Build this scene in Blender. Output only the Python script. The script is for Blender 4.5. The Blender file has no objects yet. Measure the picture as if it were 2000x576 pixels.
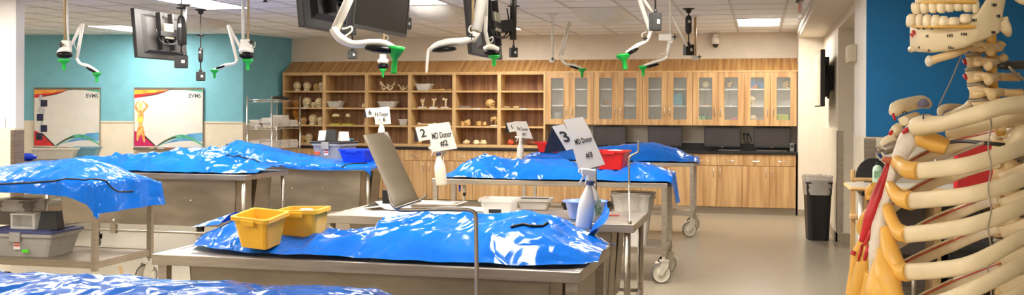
import bpy, math, random
from mathutils import Vector, Matrix, noise
random.seed(11)
pi = math.pi

# ------------------------------------------------------------------ camera
FPX, CX, CY, YAW, ROLL, CAMH = 1986.0, 1000.0, 215.0, math.radians(13.7), 0.0045, 1.5
cam_rot = Matrix.Rotation(YAW, 4, 'Z') @ Matrix.Rotation(pi / 2, 4, 'X') @ Matrix.Rotation(ROLL, 4, 'Z')
cam_data = bpy.data.cameras.new('camera')
cam = bpy.data.objects.new('camera', cam_data)
bpy.context.scene.collection.objects.link(cam)
cam.matrix_world = Matrix.Translation((0, 0, CAMH)) @ cam_rot
cam_data.sensor_width = 36.0
cam_data.lens = 36.0 * FPX / 2000.0
cam_data.shift_y = -(288.0 - CY) / 2000.0
cam_data.clip_start = 0.05
bpy.context.scene.camera = cam

# ------------------------------------------------------------------ world, exposure
world = bpy.data.worlds.new('world')
bpy.context.scene.world = world
world.use_nodes = True
world.node_tree.nodes['Background'].inputs[0].default_value = (1.0, 0.96, 0.9, 1)
world.node_tree.nodes['Background'].inputs[1].default_value = 0.15
vs = bpy.context.scene.view_settings
vs.view_transform = 'Standard'
vs.look = 'None'
vs.gamma = 1.0
vs.use_curve_mapping = False
vs.exposure = 1.32
LAMP_STRENGTH = 16.0

# ------------------------------------------------------------------ helpers
ROT3 = cam_rot.to_3x3()
CAMP = Vector((0, 0, CAMH))


def P(px, py, Z=None, Y=None, X=None, d=None):
    """pixel of the photograph -> point on a plane of the room (or at depth d along the view axis)"""
    v = ROT3 @ Vector(((px - CX) / FPX, (CY - py) / FPX, -1.0))
    if d is not None: t = d
    elif Z is not None: t = (Z - CAMH) / v.z
    elif Y is not None: t = Y / v.y
    else: t = X / v.x
    return CAMP + v * t


def lin(c):
    out = []
    for x in c:
        x = x / 255.0
        out.append(x / 12.92 if x <= 0.04045 else ((x + 0.055) / 1.055) ** 2.4)
    return (out[0], out[1], out[2], 1.0)


COL = bpy.context.scene.collection
MATS = {}


def mat(name, rgb, rough=0.5, metal=0.0, var=0.06, scale=6.0, stretch=(1, 1, 1), bump=0.0, bscale=40.0,
        emit=0.0, alpha=1.0, trans=0.0, coat=0.0, sss=0.0, spec=0.5, rvar=0.0, rgb2=None, lo=0.35, hi=0.65, detail=4.0,
        perobj=False):
    """a Principled material whose colour, gloss and relief vary with procedural noise"""
    if name in MATS: return MATS[name]
    m = bpy.data.materials.new(name)
    m.use_nodes = True
    nt = m.node_tree
    b = nt.nodes['Principled BSDF']
    N, L = nt.nodes, nt.links
    tc = N.new('ShaderNodeTexCoord')
    mp = N.new('ShaderNodeMapping')
    mp.inputs['Scale'].default_value = stretch
    L.new(tc.outputs['Object'], mp.inputs['Vector'])
    if perobj:
        oi = N.new('ShaderNodeObjectInfo')
        mul = N.new('ShaderNodeVectorMath'); mul.operation = 'SCALE'
        mul.inputs[0].default_value = (37.0, 23.0, 11.0)
        L.new(oi.outputs['Random'], mul.inputs['Scale'])
        L.new(mul.outputs[0], mp.inputs['Location'])
    nz = N.new('ShaderNodeTexNoise')
    nz.inputs['Scale'].default_value = scale
    nz.inputs['Detail'].default_value = detail
    L.new(mp.outputs[0], nz.inputs['Vector'])
    rp = N.new('ShaderNodeValToRGB')
    c = lin(rgb)
    c2 = lin(rgb2) if rgb2 else tuple(min(1, x * (1 + var * 1.5)) for x in c[:3]) + (1,)
    c1 = c if rgb2 else tuple(x * (1 - var * 1.5) for x in c[:3]) + (1,)
    rp.color_ramp.elements[0].position = lo; rp.color_ramp.elements[0].color = c1
    rp.color_ramp.elements[1].position = hi; rp.color_ramp.elements[1].color = c2
    L.new(nz.outputs['Fac'], rp.inputs['Fac'])
    L.new(rp.outputs['Color'], b.inputs['Base Color'])
    b.inputs['Roughness'].default_value = rough
    b.inputs['Metallic'].default_value = metal
    b.inputs['Specular IOR Level'].default_value = spec
    if coat: b.inputs['Coat Weight'].default_value = coat; b.inputs['Coat Roughness'].default_value = 0.08
    if sss: b.inputs['Subsurface Weight'].default_value = sss; b.inputs['Subsurface Radius'].default_value = (.01, .006, .003)
    if trans: b.inputs['Transmission Weight'].default_value = trans
    if alpha < 1: b.inputs['Alpha'].default_value = alpha
    if rvar:
        mr = N.new('ShaderNodeMapRange')
        mr.inputs['To Min'].default_value = max(0.02, rough - rvar)
        mr.inputs['To Max'].default_value = rough + rvar
        L.new(nz.outputs['Fac'], mr.inputs['Value'])
        L.new(mr.outputs[0], b.inputs['Roughness'])
    if bump:
        nb = N.new('ShaderNodeTexNoise')
        nb.inputs['Scale'].default_value = bscale
        nb.inputs['Detail'].default_value = 5
        L.new(mp.outputs[0], nb.inputs['Vector'])
        bp = N.new('ShaderNodeBump')
        bp.inputs['Strength'].default_value = bump
        bp.inputs['Distance'].default_value = 0.01
        L.new(nb.outputs['Fac'], bp.inputs['Height'])
        L.new(bp.outputs[0], b.inputs['Normal'])
    if emit:
        b.inputs['Emission Color'].default_value = c
        b.inputs['Emission Strength'].default_value = emit
    MATS[name] = m
    return m


class MB:
    """collects shapes into one mesh"""
    def __init__(s): s.v = []; s.f = []; s.sm = []
    def add(s, vs, fs, smooth=False, M=None):
        o = len(s.v)
        s.v += [tuple(M @ Vector(p)) if M is not None else tuple(p) for p in vs]
        s.f += [tuple(i + o for i in f) for f in fs]
        s.sm += [smooth] * len(fs)
        return s
    def box(s, x0, x1, y0, y1, z0, z1, M=None, bev=0.0):
        if bev <= 0:
            v = [(x0, y0, z0), (x1, y0, z0), (x1, y1, z0), (x0, y1, z0), (x0, y0, z1), (x1, y0, z1), (x1, y1, z1), (x0, y1, z1)]
            f = [(0, 3, 2, 1), (4, 5, 6, 7), (0, 1, 5, 4), (1, 2, 6, 5), (2, 3, 7, 6), (3, 0, 4, 7)]
            return s.add(v, f, False, M)
        b = bev
        prof = lambda d: [(x0 + d, y0 + b), (x0 + b, y0 + d), (x1 - b, y0 + d), (x1 - d, y0 + b), (x1 - d, y1 - b), (x1 - b, y1 - d), (x0 + b, y1 - d), (x0 + d, y1 - b)]
        inn = [(x0 + b, y0 + b), (x0 + b, y0 + b), (x1 - b, y0 + b), (x1 - b, y0 + b), (x1 - b, y1 - b), (x1 - b, y1 - b), (x0 + b, y1 - b), (x0 + b, y1 - b)]
        rings = [[(p[0], p[1], z0) for p in inn], [(p[0], p[1], z0 + b) for p in prof(0)], [(p[0], p[1], z1 - b) for p in prof(0)], [(p[0], p[1], z1) for p in inn]]
        return s.loft(rings, True, True, False, M)
    def loft(s, rings, cap0=True, cap1=True, smooth=True, M=None, closed=True):
        n = len(rings[0]); v = [p for r in rings for p in r]; f = []
        for i in range(len(rings) - 1):
            for j in range(n if closed else n - 1):
                k = (j + 1) % n
                f.append((i * n + j, i * n + k, (i + 1) * n + k, (i + 1) * n + j))
        o = len(s.v); s.add(v, f, smooth, M)
        caps = []
        if cap0: caps.append(tuple(range(n - 1, -1, -1)))
        if cap1: caps.append(tuple(range((len(rings) - 1) * n, len(rings) * n)))
        for c in caps: s.f.append(tuple(i + o for i in c)); s.sm.append(False)
        return s
    def tube(s, pts, r, n=10, M=None, flat=1.0, up=None, smooth=True):
        """round (or flattened) bar along a path; r is one radius or one for each point"""
        pts = [Vector(p) for p in pts]
        R = r if isinstance(r, (list, tuple)) else [r] * len(pts)
        rings = []; prev = None
        for i, p in enumerate(pts):
            t = (pts[min(i + 1, len(pts) - 1)] - pts[max(i - 1, 0)])
            t = t.normalized() if t.length > 1e-9 else Vector((0, 0, 1))
            if up is not None: a = Vector(up) - t * Vector(up).dot(t)
            elif prev is None: a = Vector((0, 0, 1)) - t * t.z if abs(t.z) < 0.9 else Vector((1, 0, 0)) - t * t.x
            else: a = prev - t * prev.dot(t)
            if a.length < 1e-6: a = t.orthogonal()
            a.normalize(); prev = a; b = t.cross(a)
            rings.append([tuple(p + (a * math.cos(2 * pi * k / n) * flat + b * math.sin(2 * pi * k / n)) * R[i]) for k in range(n)])
        return s.loft(rings, True, True, smooth, M)
    def lathe(s, prof, n=16, M=None, cap=True, smooth=True, sx=1.0, sy=1.0):
        rings = [[(r * math.cos(2 * pi * k / n) * sx, r * math.sin(2 * pi * k / n) * sy, z) for k in range(n)] for r, z in prof]
        return s.loft(rings, cap, cap, smooth, M)
    def ball(s, c, r, nu=12, nv=8, M=None, fn=None):
        r = r if isinstance(r, (tuple, list)) else (r, r, r)
        rings = []
        for i in range(nv + 1):
            th = pi * (0.02 + 0.96 * i / nv)
            ring = []
            for k in range(nu):
                ph = 2 * pi * k / nu
                d = Vector((math.sin(th) * math.cos(ph), math.sin(th) * math.sin(ph), -math.cos(th)))
                q = fn(d) if fn else d
                ring.append((c[0] + q[0] * r[0], c[1] + q[1] * r[1], c[2] + q[2] * r[2]))
            rings.append(ring)
        return s.loft(rings, True, True, True, M)
    def prism(s, poly, z0, z1, M=None, smooth=False):
        n = len(poly)
        return s.loft([[(x, y, z0) for x, y in poly], [(x, y, z1) for x, y in poly]], True, True, smooth, M)
    def tub(s, l, w, h, tx=0.85, ty=0.85, wall=0.006, rim=0.012, rimh=0.012, rnd=0.02, M=None):
        """open tapered container standing on z=0 with a turned-out rim"""
        def rr(a, b, z, r):
            out = []
            for cx, cy, a0 in ((a - r, b - r, 0), (-a + r, b - r, 90), (-a + r, -b + r, 180), (a - r, -b + r, 270)):
                for q in (0, 45, 90):
                    t = math.radians(a0 + q); out.append((cx + r * math.cos(t), cy + r * math.sin(t), z))
            return out
        a, b = l / 2, w / 2
        rg = [rr(a * tx, b * ty, 0, rnd), rr(a, b, h - rimh, rnd), rr(a + rim, b + rim, h - rimh, rnd), rr(a + rim, b + rim, h, rnd),
              rr(a - wall, b - wall, h, rnd), rr(a * tx - wall, b * ty - wall, wall, rnd * .8)]
        return s.loft(rg, True, True, False, M)


def mesh_obj(name, mb, material, parent=None, world_coords=False, **props):
    me = bpy.data.meshes.new(name)
    vs_ = mb.v
    if world_coords and parent is not None:
        inv = parent['_m'] if False else BASES[parent.name].inverted()
        vs_ = [tuple(inv @ Vector(p)) for p in vs_]
    me.from_pydata(vs_, [], mb.f)
    me.polygons.foreach_set('use_smooth', mb.sm)
    me.materials.append(material)
    me.update()
    o = bpy.data.objects.new(name, me)
    COL.objects.link(o)
    if parent is not None: o.parent = parent
    for k, v in props.items(): o[k] = v
    return o


BASES = {}


def thing(name, label, cat, loc=(0, 0, 0), rz=0.0, group=None, M=None):
    o = bpy.data.objects.new(name, None)
    COL.objects.link(o)
    m = M if M is not None else Matrix.Translation(loc) @ Matrix.Rotation(rz, 4, 'Z')
    o.matrix_world = m
    BASES[o.name] = m.copy()
    o.empty_display_size = 0.1
    o['label'] = label; o['category'] = cat
    if group: o['group'] = group
    return o


def part(t, name, mb, material, w=False, label=None):
    o = mesh_obj(name, mb, material, t, w)
    if t.name in BASES: BASES[o.name] = BASES[t.name]
    if label: o['label'] = label
    return o


def single(name, mb, material, label, cat, group=None, loc=None, rz=0.0, M=None):
    o = mesh_obj(name, mb, material)
    m = M if M is not None else Matrix.Translation(loc or (0, 0, 0)) @ Matrix.Rotation(rz, 4, 'Z')
    o.matrix_world = m
    BASES[o.name] = m.copy()
    o['label'] = label; o['category'] = cat
    if group: o['group'] = group
    return o


def struct(name, mb, material, parent=None):
    o = mesh_obj(name, mb, material, parent)
    if parent is None: o['kind'] = 'structure'
    BASES[o.name] = Matrix.Identity(4)
    return o


def dup(root, loc=None, rz=0.0, M=None, **props):
    def cp(o, par):
        c = o.copy(); COL.objects.link(c); c.parent = par
        for ch in list(o.children): cp(ch, c)
        return c
    kids = list(root.children)
    r = root.copy(); COL.objects.link(r)
    for k in kids: cp(k, r)
    m = M if M is not None else Matrix.Translation(loc) @ Matrix.Rotation(rz, 4, 'Z')
    r.matrix_world = m
    BASES[r.name] = m.copy()
    for k, v in props.items(): r[k] = v
    return r


def text_mb(txt, size, depth=0.0005):
    cu = bpy.data.curves.new('lettering', 'FONT')
    cu.body = txt; cu.size = size; cu.align_x = 'CENTER'; cu.align_y = 'CENTER'
    cu.extrude = depth; cu.offset = size * 0.018; cu.resolution_u = 2
    ob = bpy.data.objects.new('lettering', cu)
    COL.objects.link(ob)
    bpy.context.view_layer.update()
    me = bpy.data.meshes.new_from_object(ob)
    mb = MB()
    mb.add([tuple(v.co) for v in me.vertices], [tuple(p.vertices) for p in me.polygons])
    bpy.data.objects.remove(ob); bpy.data.curves.remove(cu); bpy.data.meshes.remove(me)
    return mb


def xform(mb, M):
    mb.v = [tuple(M @ Vector(p)) for p in mb.v]
    return mb


def bez(pts, n=6):
    """smooth path through points (Catmull-Rom)"""
    pts = [Vector(p) for p in pts]
    out = []
    for i in range(len(pts) - 1):
        p0, p1, p2, p3 = pts[max(i - 1, 0)], pts[i], pts[i + 1], pts[min(i + 2, len(pts) - 1)]
        for k in range(n):
            t = k / n
            out.append(0.5 * ((2 * p1) + (p2 - p0) * t + (2 * p0 - 5 * p1 + 4 * p2 - p3) * t * t + (3 * p1 - p0 - 3 * p2 + p3) * t ** 3))
    out.append(pts[-1])
    return out


def lerp_list(vals, n):
    """resample a list of numbers to n entries"""
    out = []
    for i in range(n):
        x = i / (n - 1) * (len(vals) - 1); k = min(int(x), len(vals) - 2)
        out.append(vals[k] + (vals[k + 1] - vals[k]) * (x - k))
    return out


# ------------------------------------------------------------------ materials
M_teal = mat('teal_wall_paint', (118, 180, 194), 0.6, var=0.03, bump=0.05, bscale=120)
M_blue = mat('deep_blue_wall_paint', (0, 104, 160), 0.55, var=0.03, bump=0.05, bscale=120)
M_cream = mat('cream_wall_paint', (222, 210, 190), 0.65, var=0.02, bump=0.05, bscale=120)
M_wains = mat('beige_wainscot', (222, 210, 188), 0.5, var=0.03)
M_white = mat('white_wall_paint', (222, 217, 208), 0.6, var=0.02, bump=0.04, bscale=120)
M_tile = mat('ceiling_tile', (246, 244, 243), 0.9, var=0.03, bump=0.25, bscale=160, scale=60)
M_grid = mat('ceiling_grid', (214, 208, 202), 0.6, var=0.02)
M_floor = mat('epoxy_floor', (154, 143, 124), 0.28, var=0.08, scale=160, detail=6, rvar=0.08, spec=0.4)
M_cove = mat('speckled_cove_base', (158, 146, 124), 0.5, var=0.25, scale=140)
M_steel = mat('brushed_stainless', (184, 174, 160), 0.36, 1.0, var=0.07, scale=5, stretch=(1, 1, 12), rvar=0.1)
M_steel2 = mat('scuffed_stainless_sheet', (166, 154, 136), 0.48, 0.9, var=0.12, scale=2.2, stretch=(1, 1, 3), rvar=0.12, detail=8)
M_plate = mat('matte_steel_plate', (214, 202, 180), 0.5, 0.2, var=0.08, scale=3, stretch=(1, 1, 3))
M_chrome = mat('polished_chrome', (225, 222, 215), 0.14, 1.0, var=0.02)
M_wood = mat('striped_wood_laminate', (208, 170, 118), 0.45, scale=8, stretch=(2.2, 2.2, 0.12), rgb2=(168, 122, 74), lo=0.36, hi=0.7, detail=5, perobj=True)
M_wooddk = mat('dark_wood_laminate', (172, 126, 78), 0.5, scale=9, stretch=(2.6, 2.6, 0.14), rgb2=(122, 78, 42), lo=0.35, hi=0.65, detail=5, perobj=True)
M_woodfas = mat('fascia_wood_laminate', (200, 158, 100), 0.42, scale=9, stretch=(2.0, 0.1, 0.1), rgb2=(160, 108, 54), lo=0.4, hi=0.62, detail=5)
M_edge = mat('light_wood_edge', (206, 168, 114), 0.45, var=0.08, scale=12, stretch=(1, 1, .3))
M_black = mat('black_laminate', (28, 24, 22), 0.3, var=0.1)
M_blackpl = mat('black_plastic', (34, 31, 29), 0.45, var=0.12)
M_darkgrey = mat('dark_grey_plastic', (50, 46, 43), 0.5, var=0.12)
M_screen = mat('black_screen', (20, 17, 16), 0.25, var=0.05, spec=0.15)
M_blackpole = mat('black_metal_pole', (40, 36, 32), 0.4, 0.4, var=0.1)
M_whitepl = mat('white_plastic', (230, 226, 216), 0.4, var=0.03)
M_armwhite = mat('white_enamel_arm', (226, 220, 206), 0.35, var=0.03)
M_armtan = mat('tan_pole_metal', (196, 168, 122), 0.35, 0.5, var=0.06)
M_green = mat('green_plastic', (20, 170, 60), 0.4, var=0.1, sss=0.0)
M_vinyl = mat('blue_vinyl_sheet', (18, 104, 206), 0.15, var=0.1, scale=3.0, bump=0.5, bscale=16, coat=0.0, rvar=0.05, spec=0.26)


def vinyl_creases(m):
    """sharp crossing creases for the sheet: distorted cell edges plus soft swells drive the bump"""
    nt = m.node_tree; N, L = nt.nodes, nt.links
    b = N['Principled BSDF']
    tc = N.new('ShaderNodeTexCoord')
    nz = N.new('ShaderNodeTexNoise'); nz.inputs['Scale'].default_value = 3.5; nz.inputs['Detail'].default_value = 2
    L.new(tc.outputs['Object'], nz.inputs['Vector'])
    mx = N.new('ShaderNodeVectorMath'); mx.operation = 'MULTIPLY_ADD'
    mx.inputs[1].default_value = (.5, .5, .5)
    L.new(nz.outputs['Color'], mx.inputs[0]); L.new(tc.outputs['Object'], mx.inputs[2])
    prev = None
    for sc, st, ds in ((2.6, .32, .03), (7.0, .25, .012)):
        v = N.new('ShaderNodeTexVoronoi'); v.feature = 'DISTANCE_TO_EDGE'; v.inputs['Scale'].default_value = sc
        L.new(mx.outputs[0], v.inputs['Vector'])
        mr = N.new('ShaderNodeMapRange'); mr.inputs['From Max'].default_value = .3
        L.new(v.outputs['Distance'], mr.inputs['Value'])
        bp = N.new('ShaderNodeBump'); bp.inputs['Strength'].default_value = st; bp.inputs['Distance'].default_value = ds
        L.new(mr.outputs[0], bp.inputs['Height'])
        if prev: L.new(prev.outputs[0], bp.inputs['Normal'])
        prev = bp
    L.new(prev.outputs[0], b.inputs['Normal'])


vinyl_creases(M_vinyl)
M_zip = mat('black_zip_tape', (16, 15, 18), 0.5, var=0.1)
M_yellow = mat('amber_plastic', (248, 188, 52), 0.35, var=0.05, spec=0.5)
M_red = mat('red_plastic', (206, 24, 26), 0.35, var=0.06)
M_bluebin = mat('royal_blue_plastic', (10, 62, 226), 0.35, var=0.06)
M_lightblue = mat('periwinkle_plastic', (104, 142, 230), 0.35, var=0.05)
M_greytote = mat('grey_tote_plastic', (150, 146, 140), 0.4, var=0.05)
M_navy = mat('navy_lid_plastic', (66, 68, 110), 0.4, var=0.05)
M_clear = mat('clear_plastic', (236, 232, 224), 0.15, var=0.02, alpha=0.42, spec=0.6)
M_milky = mat('milky_plastic', (230, 222, 202), 0.3, var=0.03, alpha=0.95)
M_bag = mat('clear_bin_liner', (214, 206, 196), 0.2, var=0.08, alpha=0.7, bump=0.6, bscale=30, coat=0.3)
M_glass = mat('cabinet_glass', (200, 204, 196), 0.08, var=0.01, alpha=0.16, spec=0.6)
M_paper = mat('white_paper', (216, 211, 203), 0.7, var=0.02)
M_ink = mat('black_ink', (38, 36, 36), 0.7, var=0.02)
M_bone = mat('ivory_bone', (232, 212, 168), 0.5, var=0.07, scale=14, bump=0.15, bscale=60)
M_bone2 = mat('tan_bone', (206, 166, 104), 0.5, var=0.1, scale=14)
M_bone3 = mat('amber_bone', (196, 130, 52), 0.45, var=0.12, scale=14)
M_skel = mat('model_bone', (230, 202, 152), 0.42, var=0.06, scale=18, bump=0.08, bscale=90, rgb2=(214, 176, 116))
M_rib = mat('model_rib_bone', (230, 210, 170), 0.42, var=0.05, scale=20)
M_cart = mat('yellow_cartilage', (236, 182, 84), 0.38, var=0.06, scale=24)
M_disc = mat('grey_disc', (150, 138, 118), 0.5, var=0.06)
M_muscle = mat('red_paint', (190, 36, 40), 0.4, var=0.12, scale=50)
M_chalk = mat('white_chalky_bone', (232, 220, 202), 0.6, var=0.06, scale=60, bump=0.4, bscale=140)
M_lamp = mat('lamp_diffuser', (255, 250, 242), 0.5, var=0.0, emit=LAMP_STRENGTH)
M_rubber = mat('grey_rubber', (92, 86, 80), 0.7, var=0.05)
M_caster = mat('caster_wheel_plastic', (214, 206, 188), 0.45, var=0.04)
# ================================================================== the room
CEIL = 2.69
RAIL = 1.285
XL, XR, YF, YB = -13.2, 4.2, -3.2, 15.75
T = 0.12
struct('floor', MB().box(XL - .3, XR + .3, YF - .3, YB + .3, -0.1, 0), M_floor)
ceiling = struct('ceiling', MB().box(XL - .3, XR + .3, YF - .3, YB + .3, CEIL + .03, CEIL + .13), M_tile)

# ceiling grid: tile edges at GX0 - 0.61 i and GY0 - 0.61 j, tiles nearest the back wall built one by one
GX0, GY0, G = 0.285, 15.22, 0.61
lamp_cells = {}            # (i, j) of the far tile of each 2x4 troffer
LAMPS = [(0, 1, 'by the right soffit'), (6, 1, 'behind the ceiling monitor in the middle'), (6, 7, 'over the middle of the room, half hidden by a monitor'),
         (10, 7, 'above the monitor by the teal wall'), (15, 2, 'nearest the teal wall')]
for y0, row in ((11, (1, 5, 9, 13, 17)), (16, (2, 7, 12)), (21, (6, 11)), (27, (1, 5, 9))):  # unlabelled rows are unseen lights, added to brighten the room from outside the frame
    for i0 in row: LAMPS.append((i0, y0, None))
LAMPS += [(18, 7, None)]
DIFFS = [(3, 4), (6, 5), (12, 4), (9, 3)]
taken = set()
for i, j, _ in LAMPS: taken |= {(i, j), (i, j + 1)}
for i, j in DIFFS: taken |= {(i, j), (i, j + 1)}
tile_me = None
for i in range(-1, 21):
    for j in range(-1, 10):
        if (i, j) in taken: continue
        x1 = GX0 - G * i + (G if i < 0 else 0) - (G if i < 0 else 0); x0 = x1 - G; y1 = GY0 - G * j; y0 = y1 - G
        if i < 0 and j > -2 and x1 > 0.53 + G: continue
        cx, cy = (x0 + x1) / 2, (y0 + y1) / 2
        if cx > 0.6 or cx < -12.4: continue
        if cx < -8.2 and cy > 14.9: continue
        if tile_me is None:
            t = mesh_obj('ceiling_tile', MB().box(-.295, .295, -.295, .295, 0, .04, bev=.006), M_tile, ceiling)
            tile_me = t.data
        else:
            t = bpy.data.objects.new('ceiling_tile', tile_me); COL.objects.link(t); t.parent = ceiling
        t.location = (cx, cy, CEIL - .002)
for i in range(-1, 22):
    x = GX0 - G * i
    if x < 0.53: mesh_obj('grid_bar', MB().box(x - .012, x + .012, 9.0, YB, CEIL - .006, CEIL + .03), M_grid, ceiling)
for j in range(-1, 11):
    y = GY0 - G * j
    mesh_obj('grid_bar', MB().box(-12.8, .53, y - .008, y + .008, CEIL - .0045, CEIL + .03), M_grid, ceiling)

# walls
struct('wall_back', MB().box(-8.4, 0.9, YB, YB + T, 0, CEIL + .1), M_cream)
cL = P(475, 66, Y=14.62); corner = Vector((cL.x, 14.62, 0)); far = Vector((-12.6, 14.05, 0))


def wall_strip(name, a, b, z0, z1, m, th=.1, parent=None):
    a = Vector((a[0], a[1], 0)); b = Vector((b[0], b[1], 0)); d = (b - a); n = Vector((d.y, -d.x, 0)).normalized() * th
    return struct(name, MB().prism([(a.x, a.y), (b.x, b.y), (b.x + n.x, b.y + n.y), (a.x + n.x, a.y + n.y)], z0, z1), m, parent)


wl = wall_strip('wall_left', corner, far, RAIL, CEIL + .1, M_teal)
wall_strip('wainscot_panel', corner, far, 0, RAIL, M_wains, .1, wl)
wall_strip('rail_trim', corner + Vector((0, -.012, 0)), far + Vector((0, -.012, 0)), RAIL - .012, RAIL + .012, M_cream, .02, wl)
wr_ = wall_strip('wall_left_return', (-7.65, YB + .05), corner, RAIL, CEIL + .1, M_teal, .1)
wall_strip('wainscot_panel', (-7.65, YB + .05), corner, 0, RAIL, M_wains, .1, wr_)
# stub wall nearest the left edge of the picture
pe = P(47, 250, Y=9.40)
pw = struct('wall_left_stub', MB().box(XL, pe.x, 9.27, 9.4, RAIL, CEIL + .1), M_white)
struct('wainscot_panel', MB().box(XL, pe.x, 9.262, 9.4, 0, RAIL), M_wains, pw)
struct('corner_guard', MB().box(pe.x - .05, pe.x + .003, 9.256, 9.262, .1, RAIL - .02).box(pe.x, pe.x + .004, 9.256, 9.4, .1, RAIL - .02), M_steel, pw)
# right-hand side
XW = 0.875
struct('wall_right_end', MB().box(.535, XW + .3, 15.1, YB + .1, 0, CEIL + .1), M_cream)
wr = struct('wall_right', MB().box(XW, XW + .15, 12.4, 15.1, RAIL, CEIL + .1), M_cream)
struct('wainscot_panel', MB().box(XW - .006, XW + .15, 12.45, 15.1, 0, RAIL).box(XW - .006, 2.4, 12.294, 12.45, 0, RAIL), M_wains, wr)
struct('niche_wall', MB().box(XW, 2.3, 12.3, 12.4, RAIL, CEIL + .1), M_cream, wr)
struct('niche_wall', MB().box(2.3, 2.45, 9.1, 12.4, 0, CEIL + .1), M_cream, wr)
struct('niche_header', MB().box(XW, 2.4, 10.2, 12.3, 2.46, CEIL + .1), M_cream, wr)
struct('corner_guard', MB().box(XW - .010, XW - .006, 12.288, 12.36, .1, RAIL - .01).box(XW - .010, XW + .06, 12.288, 12.294, .1, RAIL - .01), M_steel, wr)
wp = struct('wall_right_pilaster', MB().box(XW, 2.4, 9.12, 10.2, RAIL, CEIL + .1), M_white)
struct('wainscot_panel', MB().box(XW - .006, 2.4, 9.1, 10.2, 0, RAIL), M_wains, wp)
struct('corner_guard', MB().box(XW - .010, XW - .006, 9.09, 9.15, .1, RAIL - .01).box(XW - .010, XW + .07, 9.088, 9.1, .1, RAIL - .01), M_steel, wp)
struct('wall_right_blue', MB().box(XW + .002, XR, 9.105, 9.2, RAIL + .004, CEIL + .1), M_blue)
struct('wall_right_blue_base', MB().box(2.4, XR, 9.1, 9.2, 0, RAIL + .004), M_wains)
struct('soffit', MB().box(.535, XR, 9.1, 15.1, 2.555, CEIL + .1), M_cream)
struct('soffit_edge', MB().box(.515, .535, -3, 15.1, 2.6, CEIL + .1), M_white)
# rooms's far sides, out of the picture
struct('wall_front', MB().box(XL, XR, YF - T, YF, 0, CEIL + .1), M_white)
struct('wall_left_side', MB().box(XL - T, XL, YF, YB, 0, CEIL + .1), M_cream)
struct('wall_right_side', MB().box(XR, XR + T, YF, 9.2, 0, CEIL + .1), M_cream)
# baseboards (cove base)
bb = MB().box(.535, XW, 15.085, 15.1, 0, .1)
struct('baseboard_right', bb, M_cove)
struct('baseboard_right_wall', MB().box(XW - .02, XW, 12.27, 15.1, 0, .1).box(XW - .02, 2.3, 12.27, 12.3, 0, .1).box(XW - .02, XW, 9.08, 10.2, 0, .1).box(XW - .02, XR, 9.08, 9.1, 0, .1), M_cove)
wall_strip('baseboard_left', corner + Vector((0, -.02, 0)), far + Vector((0, -.02, 0)), 0, .1, M_cove, .03)
# thin vertical joint in the back wall by the soffit is left to the geometry of the end wall

# ------------------------------------------------------------------ ceiling lamps
lamp0 = None
li = 0
HID = ['over the near end of the room', 'over the near aisle', 'behind the camera side of the room', 'above the near tables']
for i, j, lab in LAMPS:
    x1 = GX0 - G * i; y1 = GY0 - G * j
    loc = (x1 - G / 2, y1 - G, CEIL)
    label = 'bright recessed ceiling light ' + lab if lab else 'added ceiling light above the near part of the room, out of view'
    if lamp0 is None:
        lamp0 = thing('ceiling_light', label, 'ceiling light', loc, 0, 'recessed ceiling lights')
        fr = MB().box(-.3, .3, -.605, -.56, -.006, .04).box(-.3, .3, .56, .605, -.006, .04).box(-.3, -.27, -.56, .56, -.006, .04).box(.27, .3, -.56, .56, -.006, .04)
        part(lamp0, 'frame', fr, M_whitepl)
        part(lamp0, 'diffuser', MB().box(-.27, .27, -.56, .56, .004, .03), M_lamp)
    else:
        dup(lamp0, loc, label=label)
# convex air diffusers hanging under the tiles
DL = ['in front of the glass cabinets', 'beside the lamp in the middle of the room', 'near the teal wall', 'in front of the open shelves']
d0 = None
for (i, j), lab in zip(DIFFS, DL):
    x1 = GX0 - G * i; y1 = GY0 - G * j
    loc = (x1 - G / 2, y1 - G, CEIL)
    if d0 is None:
        d0 = thing('air_diffuser', 'white convex air diffuser in the ceiling ' + lab, 'air diffuser', loc, 0, 'convex ceiling diffusers')
        rings = []
        for k in range(13):
            y = -.6 + 1.2 * k / 12
            hh = .012 + .15 * (1 - abs(y / .6) ** 2.6)
            rings.append([(.29 * math.cos(pi * q / 12), y, -hh * math.sin(pi * q / 12) ** .7) for q in range(13)])
        part(d0, 'dome', MB().loft(rings, False, False, True, closed=False), M_whitepl)
        part(d0, 'frame', MB().box(-.3, -.285, -.605, .605, -.01, .03).box(.285, .3, -.605, .605, -.01, .03).box(-.285, .285, -.605, -.59, -.01, .03).box(-.285, .285, .59, .605, -.01, .03), M_whitepl)
    else:
        dup(d0, loc, label='white convex air diffuser in the ceiling ' + lab)

# ================================================================== built-in cabinets along the back wall
U = 0.7424
XE = 0.507                                    # right end of the run
BF, UF = 15.15, 15.40                          # fronts of base and upper units
CTOP = 0.912
nb = 11


def handle(mb, a, b, out, r=.006):
    """bow handle between two points"""
    a, b, out = Vector(a), Vector(b), Vector(out)
    m = (a + b) / 2
    mb.tube(bez([a, a + out * .8 + (m - a) * .12, m + out, b + out * .8 + (m - b) * .12, b], 3), r, 6)
    return mb


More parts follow.
